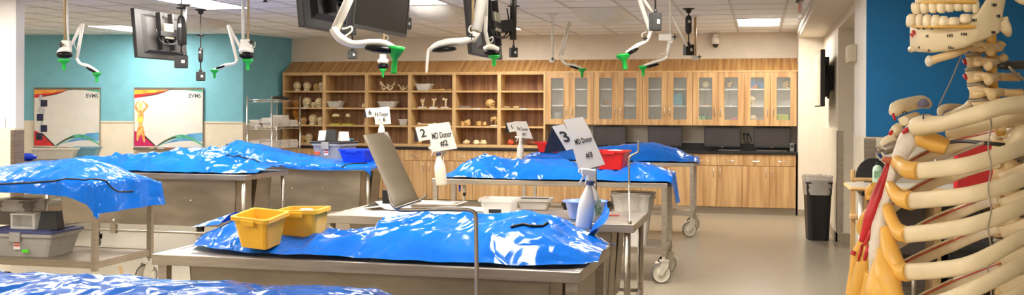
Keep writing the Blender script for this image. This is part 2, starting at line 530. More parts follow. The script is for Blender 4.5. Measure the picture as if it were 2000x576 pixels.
base0 = None
ORD = ['first', 'second', 'third', 'fourth', 'fifth', 'sixth', 'seventh', 'eighth', 'ninth', 'tenth', 'eleventh']
for k in range(nb):
    x1 = XE - U * k; x0 = x1 - U
    lab = 'wood base cabinet with two drawers and two doors, %s from the right end' % ORD[k]
    if base0 is None:
        t = base0 = thing('base_cabinet', lab, 'cabinet', ((x0 + x1) / 2, BF, 0), 0, 'wood base cabinets')
        w = U / 2
        part(t, 'body', MB().box(-w, w, .022, .59, .1, CTOP - .036), M_wood)
        part(t, 'toe_kick', MB().box(-w, w, .05, .1, 0, .1), M_cove)
        for s in (-1, 1):
            a, b = (-w + .002, -.002) if s < 0 else (.002, w - .002)
            d = part(t, 'drawer', MB().box(a, b, 0, .02, .706, CTOP - .042, bev=.002), M_wood)
            part(d, 'handle', handle(MB(), ((a + b) / 2 - .065, 0, .80), ((a + b) / 2 + .065, 0, .80), (0, -.03, -.028)), M_chrome)
            d = part(t, 'door', MB().box(a, b, 0, .02, .104, .70, bev=.002), M_wood)
            hx = b - .045 if s < 0 else a + .045
            part(d, 'handle', handle(MB(), (hx, 0, .53), (hx, 0, .66), (0, -.03, 0)), M_chrome)
    else:
        dup(base0, ((x0 + x1) / 2, BF, 0), label=lab)
XS = XE - U * nb
single('worktop', MB().box(XS, .533, BF - .025, 15.745, CTOP - .035, CTOP, bev=.004).box(-3.2, .533, 15.72, 15.745, CTOP, CTOP + .1), M_black,
       'long black worktop running over all the wood base cabinets', 'worktop')

# upper cabinets with glass doors
UB, UT = 1.283, 2.085
up0 = None
UX1 = 0.523; UW = 0.7496
UL = ['with clear glassware, next to the open shelves', 'holding a small brown model', 'holding a blue box', 'holding heads on stands and green bottles', 'holding bright coloured skulls, at the right end']
for k in range(5):
    x0 = UX1 - UW * (5 - k); x1 = x0 + UW
    loc = ((x0 + x1) / 2, UF, UB)
    lab = 'wood wall cabinet with two glass doors ' + UL[k]
    if up0 is None:
        t = up0 = thing('wall_cabinet', lab, 'cabinet', loc, 0, 'glass door wall cabinets')
        w = UW / 2; hh = UT - UB
        part(t, 'body', MB().box(-w, -w + .018, .022, .34, 0, hh).box(w - .018, w, .022, .34, 0, hh).box(-w + .018, w - .018, .022, .34, 0, .02).box(-w + .018, w - .018, .022, .34, hh - .02, hh), M_wood)
        part(t, 'back_panel', MB().box(-w + .018, w - .018, .325, .34, .02, hh - .02), M_whitepl)
        for z in (.28, .53):
            part(t, 'shelf', MB().box(-w + .018, w - .018, .05, .325, z, z + .02), M_whitepl)
        for s in (-1, 1):
            a, b = (-w + .003, -.002) if s < 0 else (.002, w - .003)
            st, rl = .088, .088
            fr = MB().box(a, a + st, 0, .021, .002, hh - .004).box(b - st, b, 0, .021, .002, hh - .004).box(a + st, b - st, 0, .021, .002, rl).box(a + st, b - st, 0, .021, hh - rl, hh - .004)
            d = part(t, 'door', fr, M_wood)
            part(d, 'glass_pane', MB().box(a + st - .004, b - st + .004, .008, .013, rl - .004, hh - rl + .004), M_glass)
            hx = b - .04 if s < 0 else a + .04
            part(d, 'handle', handle(MB(), (hx, 0, .14), (hx, 0, .27), (0, -.03, 0)), M_chrome)
    else:
        dup(up0, loc, label=lab)

# open shelf units standing on the worktop
SX0 = -7.65; SW = (UX1 - UW * 5 - SX0) / 6
SHZ = [CTOP + .03]
SH = []                                        # shelf heights from top to bottom (upper surface)
for y in (178.5, 212, 246.5):
    SH.append(P(800, y, Y=UF).z + .012)
SH.append(CTOP + .042)
s0 = None
SL = ['crowded with skulls, next to the teal wall', 'with a bone tub and lime trays, second from the teal wall', 'with two pelvis models on top, third from the teal wall',
      'with three bones on white stands, fourth from the teal wall', 'with rows of small tan bones, fifth from the teal wall', 'almost empty, beside the glass cabinets']
for k in range(6):
    x0 = SX0 + SW * k
    loc = (x0 + SW / 2, UF, CTOP)
    lab = 'open wooden shelf bay ' + SL[k]
    if s0 is None:
        t = s0 = thing('open_shelf', lab, 'shelf', loc, 0, 'open shelf bays')
        w = SW / 2; hh = UT - CTOP
        for s in (-1, 1): part(t, 'side_panel', MB().box(s * w - .028 * (s > 0), s * w + .028 * (s < 0), 0, .345, .002, hh), M_edge)
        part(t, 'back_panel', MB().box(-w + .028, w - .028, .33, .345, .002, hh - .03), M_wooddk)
        part(t, 'top_panel', MB().box(-w + .028, w - .028, 0, .33, hh - .03, hh), M_edge)
        part(t, 'bottom_panel', MB().box(-w + .028, w - .028, 0, .33, .002, .042), M_edge)
        for z in SH[:3]: part(t, 'shelf_board', MB().box(-w + .028, w - .028, .004, .33, z - CTOP - .026, z - CTOP), M_edge)
    else:
        dup(s0, loc, label=lab)
# sloping fascia above all units
fz = 2.295
fm = MB(); X0, X1 = SX0, .533
fm.add([(X0, UF - .004, UT + .002), (X1, UF - .004, UT + .002), (X1, 15.745, fz), (X0, 15.745, fz), (X0, 15.745, UT + .002), (X1, 15.745, UT + .002)],
       [(0, 1, 2, 3), (0, 4, 5, 1), (0, 3, 4), (1, 5, 2), (3, 2, 5, 4)])
struct('trim_1', fm, M_woodfas)
struct('trim_2', MB().box(X0, X1, UF - .01, UF + .03, UT - .004, UT + .016), M_edge)
# grooved wall panel between worktop and wall cabinets
wpnl = struct('backsplash_panel', MB().box(-3.2, .53, 15.735, 15.746, CTOP + .1, UB), M_cream)
for z in (1.1, 1.19): struct('groove_strip', MB().box(-3.2, .53, 15.728, 15.736, z, z + .07), M_cream, wpnl)
# ================================================================== tables
def caster(t, x, y, r=.09, turn=0.0, m=None):
    """fork with a large wheel; the fork is a part of the table, wheel and tyre are its sub-parts"""
    M = Matrix.Translation((x, y, 0)) @ Matrix.Rotation(turn, 4, 'Z')
    f = MB().box(-.035, .035, -.03, .03, 2 * r + .012, 2 * r + .024).tube([(0, 0, 2 * r + .02), (0, 0, 2 * r + .07)], .017, 8)
    for s in (-1, 1):
        f.prism([(-.03, 2 * r + .015), (.035, 2 * r + .015), (.03, r * 1.6), (-.022, r * .8), (-.05, r * .85), (-.05, r * 1.2)], s * .022 - .003, s * .022 + .003,
                Matrix.Rotation(pi / 2, 4, 'X'))
    f.tube([(-.03, 0, 2 * r - .01), (-.075, 0, 2 * r + .005)], [.006, .012], 6)
    fk = part(t, 'caster', xform(f, M), m or M_caster)
    W = Matrix.Translation((-.028, 0, r)) @ Matrix.Rotation(pi / 2, 4, 'X')
    part(fk, 'wheel', xform(MB().lathe([(.012, -.02), (r * .35, -.018), (r * .4, -.012), (r * .86, -.012), (r * .9, -.017), (r * .9, .017), (r * .86, .012), (r * .4, .012), (r * .35, .018), (.012, .02)], 24), M @ W), M_caster)
    part(fk, 'tyre', xform(MB().lathe([(r * .9, -.017), (r * .97, -.016), (r, -.008), (r, .008), (r * .97, .016), (r * .9, .017)], 24, cap=False), M @ W), M_rubber)


def tray_top(t, l, w, H, rim=.03, edge=.045):
    a, b = l / 2, w / 2
    part(t, 'top', MB().box(-a + .02, a - .02, -b + .02, b - .02, H - .03, H - .002), M_steel)
    e = MB()
    for x0, x1, y0, y1 in ((-a, a, -b, -b + rim), (-a, a, b - rim, b), (-a, -a + rim, -b + rim, b - rim), (a - rim, a, -b + rim, b - rim)):
        e.box(x0, x1, y0, y1, H - edge, H, bev=.003)
    part(t, 'rim', e, M_steel)


def cart(name, label, cx, cy, H, l, w, rz=0.0, shelf=.3, r=.09, group='bag tables'):
    """four square legs, lower shelf, casters"""
    t = thing(name, label, 'table', (cx, cy, 0), rz, group)
    tray_top(t, l, w, H)
    a, b = l / 2 - .03, w / 2 - .03
    for sx in (-1, 1):
        for sy in (-1, 1):
            part(t, 'leg', MB().box(sx * a - .021, sx * a + .021, sy * b - .021, sy * b + .021, 2 * r + .05, H - .045), M_steel)
            caster(t, sx * a, sy * b, r, 0.5 * sx)
    part(t, 'lower_shelf', MB().box(-a + .02, a - .02, -b + .012, b - .012, shelf - .012, shelf), M_steel2)
    for sy in (-1, 1): part(t, 'side_rail', MB().box(-a + .021, a - .021, sy * b - .012, sy * b + .012, shelf - .05, shelf + .006), M_steel)
    for sx in (-1, 1): part(t, 'end_rail', MB().box(sx * a - .012, sx * a + .012, -b + .021, b - .021, shelf - .05, shelf + .006), M_steel)
    return t


def hood_table(name, label, cx, cy, H, l, w, rz=0.0, r=.06, drop=.46, square=False, group='bag tables', rail=.3):
    """steel table whose two hinged hood shells hang folded under the top"""
    t = thing(name, label, 'table', (cx, cy, 0), rz, group)
    tray_top(t, l, w, H, .035, .05)
    a, b = l / 2 - .045, w / 2 - .04
    for sx in (-1, 1):
        for sy in (-1, 1):
            lg = MB()
            if square: lg.box(sx * a - .022, sx * a + .022, sy * b - .022, sy * b + .022, 2 * r + .05, H - .05)
            else: lg.tube([(sx * a, sy * b, 2 * r + .05), (sx * a, sy * b, H - .05)], .02, 10)
            part(t, 'leg', lg, M_steel)
            caster(t, sx * a, sy * b, r, .4 * sx, M_blackpl if r < .08 else None)
    for sy in (-1, 1):
        s = sy
        z1, z0 = H - .055, H - .055 - drop
        xa = a - .1
        yo, yi = s * (b - .045), s * .03
        sh = part(t, 'hood_shell', MB().loft([[(-xa, yo, z1), (xa, yo, z1), (xa, yo - s * .012, z1), (-xa, yo - s * .012, z1)],
                                              [(-xa + .03, yo - s * .03, z0), (xa - .03, yo - s * .03, z0), (xa - .03, yo - s * .042, z0), (-xa + .03, yo - s * .042, z0)]], True, True, False), M_steel2)
        for sx in (-1, 1):
            X = sx * xa
            part(sh, 'end_plate', MB().loft([[(X, yo, z1), (X - sx * .006, yo, z1), (X - sx * .006, yi + s * .03, z1), (X, yi + s * .03, z1)],
                                             [(X - sx * .03, yo - s * .03, z0), (X - sx * .036, yo - s * .03, z0), (X - sx * .036, yi - s * .025, z0), (X - sx * .03, yi - s * .025, z0)]], True, True, False), M_steel2)
        for bx in (-.45, .1, .5): part(sh, 'bolt', MB().ball((bx * xa, yo - s * .008, z0 + drop * .55), (.01, .008, .01), 8, 4), M_chrome)
        bar = MB().tube([(-a, s * b, rail), (a, s * b, rail)], .013, 8)
        part(t, 'stretcher', bar, M_steel)
        part(t, 'hinge_clamp', MB().box(-.35, -.29, s * b - .02, s * b + .02, rail - .03, rail + .06).tube([(-.32, s * b, rail + .06), (-.32, s * b, rail + .11)], .012, 6), M_steel2)
    for sx in (-1, 1): part(t, 'stretcher', MB().tube([(sx * a, -b, rail), (sx * a, b, rail)], .013, 8), M_steel)
    part(t, 'drain_pipe', MB().tube([(0, 0, H - .03), (0, 0, rail + .1)], .02, 8), M_steel2)
    return t


TB = {}                                        # table centre, size and height, for what stands on it


def reg(k, x0, x1, y0, y1, H): TB[k] = ((x0 + x1) / 2, (y0 + y1) / 2, x1 - x0, y1 - y0, H)


reg('A', -2.76, -.73, 4.22, 5.10, .82)
reg('B', -2.72, -.725, 6.06, 6.84, .82)
reg('C', -2.92, -.775, 8.88, 9.52, .87)
reg('D', -2.86, -.755, 12.24, 12.92, .88)
reg('E', -7.1, -5.0, 6.9, 7.7, .87)
reg('F', -7.0, -4.74, 8.78, 9.68, .87)
reg('G', -6.3, -4.16, 10.5, 11.3, .87)
reg('H', -2.95, -.74, 2.25, 3.15, .82)
hood_table('dissection_table', 'steel dissection table carrying a blue bag and two yellow bins', *[TB['A'][i] for i in (0, 1, 4, 2, 3)], 0.0, square=True)
hood_table('instrument_table', 'flat steel table with papers, clear tub and blue bowl', *[TB['B'][i] for i in (0, 1, 4, 2, 3)], 0.0)
cart('steel_cart', 'steel cart on white casters carrying a bag and red bin, third row', *[TB['C'][i] for i in (0, 1, 4, 2, 3)], shelf=.3)
cart('steel_cart', 'steel cart on white casters nearest the base cabinets', *[TB['D'][i] for i in (0, 1, 4, 2, 3)], shelf=.3)
cart('steel_cart', 'steel cart with grey tote on its lower shelf at the left', *[TB['E'][i] for i in (0, 1, 4, 2, 3)], shelf=.3)
hood_table('dissection_table', 'steel dissection table with wrinkled blue bag below the left whiteboards', *[TB['F'][i] for i in (0, 1, 4, 2, 3)])
hood_table('dissection_table', 'steel dissection table with grey tote and blue bin on its bag', *[TB['G'][i] for i in (0, 1, 4, 2, 3)])
hood_table('dissection_table', 'nearest dissection table, covered by a blue bag at the bottom edge', *[TB['H'][i] for i in (0, 1, 4, 2, 3)], square=True)
cart('steel_cart', 'flat steel cart with white and blue tubs beside the stub wall', -8.72, 10.85, .87, 2.1, .84, pi / 2, shelf=.3)

# ================================================================== blue vinyl bags
def interp(prof, s):
    for i in range(len(prof) - 1):
        if s <= prof[i + 1][0]:
            a, b = prof[i], prof[i + 1]
            t = (s - a[0]) / (b[0] - a[0]); t = t * t * (3 - 2 * t) * .5 + t * .5
            return [a[k] + (b[k] - a[k]) * t for k in range(1, len(a))]
    return list(prof[-1][1:])


def bag(name, label, key, prof, seed, wr=.02, nu=130, nv=48, zips=(), drape_end=0.0, extra=None, nfold=60):
    """vinyl bag lying on table `key`; prof rows: x (m from table centre), crown height, reach to the front, reach to the back"""
    cx, cy, l, w, H = TB[key]
    rnd = random.Random(seed)
    t = thing(name, label, 'bag', (cx, cy, H), 0, 'blue vinyl bags')
    folds = []
    xa, xb = prof[0][0], prof[-1][0]
    for _ in range(nfold):
        folds.append((rnd.uniform(xa, xb), rnd.uniform(-.38, .38), rnd.uniform(-1.0, 1.0) + (0 if rnd.random() < .5 else pi / 2), rnd.uniform(.08, .3), rnd.uniform(.012, .04), rnd.uniform(-.7, 1.0)))
    sd = seed * 7.3

    def pt(x, v):
        h, wf, wb = interp(prof, x)[:3]
        y = v * wf if v < 0 else v * wb
        e = min(1.0, abs(v))
        dome = max(0.0, 1 - e ** 2.0) ** .72
        z = h * dome
        k = max(0.0, 1 - e ** 5)
        amp = wr * k * (.35 + .65 * min(1, h / .12))
        q = Vector((x * 2.3 + sd, y * 3.2, sd))
        z += amp * 1.2 * noise.noise(q) + amp * .7 * (0.5 - abs(noise.noise(q * 2.3)) * 2.0) + amp * .25 * noise.noise(q * 6)
        for fx, fy, fa, fl, fw, fs in folds:
            dx, dy = x - fx, y - fy
            if abs(dx) > .5: continue
            ca, sa = math.cos(fa), math.sin(fa)
            dn, dt = -dx * sa + dy * ca, dx * ca + dy * sa
            z += amp * fs * 1.3 * math.exp(-abs(dn) / fw) * math.exp(-(dt / fl) ** 2)
        z = max(z, .006 + .010 * (1 + noise.noise(q * 3)))
        if extra: z += extra(x, y, v)
        X = x
        hw = w / 2 + .006
        if y < -hw:                                # falls over the front edge
            o = -hw - y; y = -hw - .02 - .10 * o + .012 * math.sin(x * 23 + sd); z = z * max(0, 1 - o * 8) - o
        if drape_end and x > l / 2:
            o = x - l / 2; X = l / 2 + .02 + .2 * o + .015 * math.sin(y * 19); z = z * max(.15, 1 - o * 4) - o * .9
        return Vector((X, y, z + .001))

    m = MB(); rings = []
    for i in range(nu + 1):
        x = xa + (xb - xa) * i / nu
        rings.append([tuple(pt(x, -1 + 2 * j / nv)) for j in range(nv + 1)])
    m.loft(rings, False, False, True, closed=False)
    part(t, 'sheet', m, M_vinyl)
    for z_ in zips:
        pts = [pt(x, v) + Vector((0, -.002, .004)) for x, v in bez2(z_)]
        part(t, 'zip', MB().tube(pts, .007, 6), M_zip)
    return t, pt


def bez2(z_):
    return [(p.x, p.y) for p in bez([(a, b, 0) for a, b in z_], 10)]


BAGS = {}
BAGS['A'] = bag('vinyl_bag', 'creased blue bag with two yellow bins resting on it', 'A',
    [(-1.01, .02, .06, .10), (-.93, .06, .22, .2), (-.8, .13, .30, .34), (-.62, .15, .36, .36), (-.5, .09, .38, .36), (-.3, .075, .39, .36), (-.14, .10, .38, .36), (-.02, .13, .39, .36),
     (.2, .15, .40, .36), (.45, .165, .41, .36), (.65, .18, .41, .37), (.8, .15, .40, .37), (.92, .11, .36, .36), (1.0, .08, .32, .35), (1.06, .06, .26, .34)], 3, .026,
    extra=lambda x, y, v: (-.035 * math.exp(-abs(x + .08 + .15 * y) / .025) - .022 * math.exp(-abs(x - .16 - .5 * y) / .02) + .014 * math.exp(-abs(x - .38 + .6 * y) / .03) - .02 * math.exp(-abs(x + .56 - .3 * y) / .03)) * max(0, 1 - v * v),
    zips=[[(.66, -.52), (.70, -.40), (.75, -.40), (.80, -.2)], [(-.93, .7), (-.8, .75), (-.7, .8)]])
BAGS['E'] = bag('vinyl_bag', 'large smooth blue bag draped over the cart at the left', 'E',
    [(-1.1, .12, .42, .4), (-.6, .10, .43, .4), (-.2, .13, .44, .4), (.2, .17, .45, .4), (.55, .21, .46, .4), (.8, .17, .47, .4), (.98, .10, .52, .42), (1.1, .05, .60, .43), (1.26, .04, .62, .43)], 5, .012,
    zips=[[(-1.1, -.94), (-.5, -.95), (0, -.94), (.4, -.92), (.7, -.88), (.9, -.78), (1.02, -.6), (1.12, -.35), (1.14, .05)]], drape_end=.16, nfold=34)
BAGS['F'] = bag('vinyl_bag', 'heavily wrinkled blue bag on the table below the whiteboards', 'F',
    [(-1.13, .10, .3, .3), (-.8, .12, .36, .36), (-.4, .17, .38, .38), (-.1, .16, .38, .38), (.1, .2, .40, .4), (.5, .22, .41, .4), (.75, .2, .41, .4), (.95, .12, .40, .4), (1.08, .06, .36, .42), (1.16, .05, .3, .44)], 8, .034,
    zips=[[(.78, -.45), (.84, -.15), (.95, 0), (1.02, .05)]])
BAGS['G'] = bag('vinyl_bag', 'blue bag under the grey tote and royal blue bin', 'G',
    [(-1.05, .12, .38, .36), (-.75, .24, .42, .38), (-.5, .22, .43, .38), (-.2, .15, .44, .38), (.1, .09, .45, .38), (.4, .055, .46, .38), (.8, .05, .46, .38), (1.0, .05, .45, .38), (1.12, .04, .5, .38)], 12, .014,
    zips=[[(-.95, .1), (-.85, -.2), (-.8, -.45)], [(.75, -.95), (.85, -.8), (1.0, -.75)]], drape_end=.06)
BAGS['C'] = bag('vinyl_bag', 'shiny blue bag with a red bin on the third row cart', 'C',
    [(-1.05, .02, .2, .2), (-.95, .04, .26, .26), (-.82, .14, .3, .3), (-.68, .19, .32, .31), (-.3, .18, .32, .31), (.1, .15, .32, .31), (.35, .11, .32, .31), (.6, .10, .32, .31), (.8, .17, .32, .31), (.95, .13, .32, .31), (1.07, .09, .30, .30), (1.17, .09, .26, .28), (1.3, .05, .2, .26)], 15, .022,
    zips=[[(-.80, .2), (-.74, .5)]], drape_end=.2)
BAGS['D'] = bag('vinyl_bag', 'blue bag on the cart nearest the base cabinets', 'D',
    [(-1.05, .06, .28, .28), (-.85, .10, .3, .3), (-.5, .12, .32, .32), (-.1, .16, .33, .32), (.3, .21, .33, .32), (.5, .235, .33, .32), (.8, .17, .33, .32), (1.0, .08, .3, .3), (1.12, .05, .26, .28)], 19, .012,
    zips=[[(-.82, -.5), (-.78, -.1), (-.72, .3)], [(.98, .2), (1.03, -.3)]], drape_end=.05)
BAGS['H'] = bag('vinyl_bag', 'nearest blue bag, cut off by the bottom edge of the picture', 'H',
    [(-1.08, .15, .4, .38), (-.45, .155, .42, .4), (.25, .16, .42, .4), (.74, .15, .42, .4), (.92, .08, .4, .4), (1.05, .04, .35, .36)], 23, .012,
    zips=[[(-1.05, .62), (-.7, .56), (-.55, .40)]])
# torn tape and lifted end flap on the front bag
tA, pA = BAGS['A']
fl = MB(); rr = []
for i in range(9):
    a = i / 8
    rr.append([tuple(Vector((.93 + .10 * a + .02 * math.sin(b * 5), .05 + .34 * b, .05 + .19 * a * (.55 + .45 * b) + .012 * math.sin(b * 9 + a * 4)))) for b in [k / 8 for k in range(9)]])
fl.loft(rr, False, False, True, closed=False)
part(tA, 'end_flap', fl, M_vinyl)
fl = MB(); rr = []
for i in range(9):
    a = i / 8
    rr.append([tuple(Vector((-.86 - .18 * a + .02 * b, -.1 + .28 * b * (1 - .7 * a), .075 - .02 * a + .05 * math.sin(pi * b) * (1 - a) + .03))) for b in [k / 8 for k in range(9)]])
fl.loft(rr, False, False, True, closed=False)
part(tA, 'end_flap', fl, M_vinyl)
tp = MB().add([tuple(pA(x, v) + Vector((0, -.004, .012))) for x, v in ((-.93, -.3), (-.84, -.45), (-.78, -.1), (-.86, .1))], [(0, 1, 2, 3)])
part(tA, 'tape', tp, mat('yellowed_tape', (226, 190, 110), .5, var=.1), label='yellowed tape patch')
# ================================================================== signs, spray bottles, reading stands
def face(d):
    """frame whose x runs right and y runs up in the picture plane at depth d (used to stand cards towards the aisle)"""
    return None


def card_quad(t, name, corners, d, m, th=.002, lab=None):
    """a card whose four corners (TL, TR, BR, BL) are read from the photograph, at the depth of its stand; d may be one depth for each corner"""
    ds = d if isinstance(d, (list, tuple)) else [d] * 4
    pts = [P(x, y, d=q) for (x, y), q in zip(corners, ds)]
    n = (pts[1] - pts[0]).cross(pts[3] - pts[0]).normalized() * th
    mb = MB().add([p for p in pts] + [p + n for p in pts], [(0, 3, 2, 1), (4, 5, 6, 7), (0, 1, 5, 4), (1, 2, 6, 5), (2, 3, 7, 6), (3, 0, 4, 7)])
    return part(t, name, mb, m, True, lab), pts, n


def card_text(card, pts, n, txt, u, v, size, sx=1.0):
    """flat print on a card: u, v run 0..1 from the upper left corner"""
    ex = (pts[1] - pts[0] + pts[2] - pts[3]) / 2; ey = (pts[0] - pts[3] + pts[1] - pts[2]) / 2
    c = pts[0] + ex * u - ey * v
    nx = ex.normalized(); ny = ey.normalized(); nn = -n.normalized() if False else nx.cross(ny)
    M = Matrix(((nx.x * sx, ny.x, nn.x, c.x), (nx.y * sx, ny.y, nn.y, c.y), (nx.z * sx, ny.z, nn.z, c.z), (0, 0, 0, 1)))
    off = .0016 + n.length
    mb = xform(xform(text_mb(txt, size), Matrix.Translation((0, 0, off))), M)
    part(card, 'lettering', mb, M_ink, True)


def spray_bottle(label, loc, h=.27, rz=0.0, m=None, tilt=0.0, tag_=False):
    M = Matrix.Translation(loc) @ Matrix.Rotation(tilt, 4, 'Y') @ Matrix.Rotation(rz, 4, 'Z')
    t = thing('spray_bottle', label, 'spray bottle', group='spray bottles on the sign stands', M=M)
    k = h / .27
    part(t, 'bottle', MB().lathe([(.02 * k, 0), (.036 * k, .003 * k), (.038 * k, .01 * k), (.038 * k, .1 * k), (.035 * k, .13 * k), (.022 * k, .165 * k), (.014 * k, .19 * k), (.014 * k, .205 * k)], 16, sy=.75), m or M_milky)
    part(t, 'collar', MB().lathe([(.016 * k, .198 * k), (.017 * k, .2 * k), (.017 * k, .216 * k), (.012 * k, .218 * k)], 14), M_navy if tag_ else M_whitepl)
    part(t, 'spray_head', MB().box(-.05 * k, .02 * k, -.011 * k, .011 * k, .24 * k, .268 * k, bev=.004 * k).box(-.014 * k, .014 * k, -.011 * k, .011 * k, .215 * k, .245 * k).box(-.06 * k, -.05 * k, -.007 * k, .007 * k, .247 * k, .262 * k), M_whitepl)
    part(t, 'trigger', MB().tube([(-.028 * k, 0, .242 * k), (-.036 * k, 0, .222 * k), (-.048 * k, 0, .2 * k)], [.006 * k, .005 * k, .004 * k], 6), M_whitepl)
    if tag_ == 'green':
        part(t, 'label_print', MB().box(-.026 * k, .026 * k, -.0295 * k, -.0285 * k, .03 * k, .11 * k), mat('green_label_print', (70, 150, 80), .5, rgb2=(230, 230, 220), scale=60))
    return t


def sign_stand(label, d, rod, num, numtxt, main, l1, l2, blank, txt, ts, ns, back, tent):
    """number card and name card clipped to the top plate of a steel rod stand"""
    base = P(rod[-1][0], rod[-1][1], d=d + .03)
    t = thing('sign_stand', label, 'sign', base, 0, 'donor signs')
    part(t, 'rod', MB().tube([P(x, y, d=d + .03) for x, y in rod], .006, 8), M_steel, True)
    card_quad(t, 'back_plate', back, d + .02, M_steel2, .004)
    if tent: card_quad(t, 'folded_card', tent, [d + .006, d + .008, d + .03, d + .06], M_blackpl, .002, 'black folded rear card')
    if blank: card_quad(t, 'card', blank, d + .012, M_paper, .001)
    c, p, n = card_quad(t, 'number_card', num, d + .003, M_paper, .001)
    card_text(c, p, n, numtxt, .48, .5, ns)
    c, p, n = card_quad(t, 'name_card', main, d - .004, M_paper, .001)
    card_text(c, p, n, l1, .47, l2[1], ts * 1.05, .5)
    card_text(c, p, n, l2[0], .5, l2[2], ts, .9)
    return t


# sign 3 at the right end of the front dissection table
sign_stand('white donor sign numbered 3 above two spray bottles', 5.15, [(1163, 318), (1164, 400), (1164, 478)],
           [(1078, 247), (1101, 242), (1131, 288), (1106, 294)], '3', [(1110, 257), (1150, 249), (1182, 321), (1131, 334)], 'MD Donor', ('#3', .3, .68),
           [(1100, 234), (1138, 228), (1150, 250), (1111, 259)], None, .037, .085, [(1112, 270), (1145, 262), (1172, 326), (1136, 334)],
           [(1078, 247), (1106, 294), (1092, 296), (1062, 299)])
sign_stand('white donor sign numbered 2 above a hanging spray bottle', 8.9, [(866, 288), (866, 350), (868, 352)],
           [(811, 249), (837, 246), (843, 272), (818, 276)], '2', [(836, 243), (877, 238), (893, 290), (843, 297)], 'MD Donor', ('#2', .45, .75),
           None, None, .072, .1, [(838, 258), (870, 262), (872, 300), (856, 300)], [(811, 249), (818, 276), (816, 277), (809, 276)])
sign_stand('small white donor sign numbered 6 above the steel reading plate', 11.2, [(743, 236), (744, 305), (744, 312)],
           [(713, 212), (729, 210), (733, 228), (716, 229)], '6', [(729, 211), (760, 208), (764, 242), (733, 243)], 'PA Donor', ('#6', .42, .72),
           None, None, .066, .075, [(733, 222), (755, 222), (757, 244), (737, 244)], [(713, 212), (716, 229), (714, 231), (711, 229)])
sign_stand('small white donor sign numbered 1 in front of the open shelves', 12.9, [(1022, 264), (1020, 300), (1020, 309)],
           [(989, 240), (1004, 238), (1011, 256), (995, 258)], '1', [(1003, 237), (1028, 237), (1041, 271), (1011, 268)], 'PA Donor', ('#1', .45, .75),
           None, None, .06, .075, [(1004, 250), (1024, 248), (1034, 272), (1014, 271)], [(989, 240), (995, 258), (990, 259), (986, 259)])


def hang(px, py, d): return P(px, py, d=d)


spray_bottle('milky spray bottle hanging in front under the number 3 sign', hang(1139, 446, 5.05), .30, .5, tilt=.14, tag_=True)
spray_bottle('white spray bottle with green label under the number 3 sign', hang(1163, 432, 5.15), .26, .9, M_whitepl, -.10, 'green')
sb2 = spray_bottle('spray bottle with paper sleeve under the number 2 sign', hang(863, 362, 8.92), .36, .4, tilt=-.12, tag_=True)
part(sb2, 'hanging_wire', MB().tube([P(864, 305, d=8.92), P(866, 300, d=8.93), P(866, 292, d=8.93)], .004, 6), M_steel, True)
spray_bottle('small spray bottle behind the steel reading plate', hang(745, 275, 11.15), .27, .4)
spray_bottle('white spray bottle under the number 1 sign', hang(1016, 311, 12.85), .30, .2, M_whitepl)

# bent-rod reading stand of the nearest table, holding a steel plate
sd_ = 3.0
t = thing('reading_stand', 'steel reading plate on a bent rod rising from the nearest table', 'reading stand', P(930, 610, d=sd_))
rodp = bez([P(931, 640, d=sd_), P(931, 560, d=sd_), P(930, 470, d=sd_), P(929, 425, d=sd_), P(925, 414, d=sd_), P(910, 409, d=sd_), P(860, 408, d=sd_), P(800, 410, d=sd_), P(780, 409, d=sd_), P(769, 401, d=sd_), P(763, 388, d=sd_ + .01), P(757, 350, d=sd_ + .03)], 4)
part(t, 'rod', MB().tube(rodp, .0066, 10), M_steel, True)
rings = []
for i in range(9):
    a = i / 8
    L0 = P(709 + (772 - 709) * a, 264 + (407 - 264) * a, d=sd_ - .02 + .0 * a); R0 = P(757 + (819 - 757) * a, 257 + (391 - 257) * a, d=sd_ + .02)
    nrm = (P(760, 330, d=sd_ + .03) - P(760, 330, d=sd_)).normalized()
    ring = []
    for k in range(7):
        q = L0 + (R0 - L0) * (k / 6)
        ring.append(q + nrm * (.010 * (2 * k / 6 - 1) ** 2 - .004))
    rings.append([tuple(x) for x in ring] + [tuple(x + nrm * .0025) for x in reversed(ring)])
part(t, 'plate', MB().loft(rings, True, True, True), M_plate, True)
part(t, 'ledge', MB().tube([P(772, 407, d=sd_ - .02), P(819, 391, d=sd_ - .01), P(834, 381, d=sd_ - .03)], [.004, .004, .003], 6), M_steel, True)
part(t, 'clamp', MB().box(-.012, .012, -.012, .012, -.02, .02, Matrix.Translation(P(757, 384, d=sd_ + .03))), M_blackpl, True)
# thin bent rod standing on the instrument table
pr = P(1230, 437, Z=.82); dd = 6.72
t = thing('support_rod', 'thin bent steel rod standing on the flat instrument table', 'rod', pr)
part(t, 'rod', MB().tube(bez([pr, P(1229, 380, d=dd), P(1229, 315, d=dd), P(1231, 305, d=dd), P(1240, 300, d=dd), P(1246, 296, d=dd), P(1247, 288, d=dd), P(1247, 275, d=dd)], 4), .0065, 8), M_steel, True)
part(t, 'foot', MB().lathe([(.012, 0), (.012, .02), (.007, .022)], 10), M_steel)

# ================================================================== bins and tubs on the bags and tables
def bag_z(k, x, y):
    cx, cy, l, w, H = TB[k]
    tt, pt = BAGS[k]
    best = None
    for j in range(-20, 21):
        q = pt(x - cx, j / 20)
        dd_ = abs(q.y - (y - cy))
        if best is None or dd_ < best[0]: best = (dd_, q.z)
    return H + best[1]


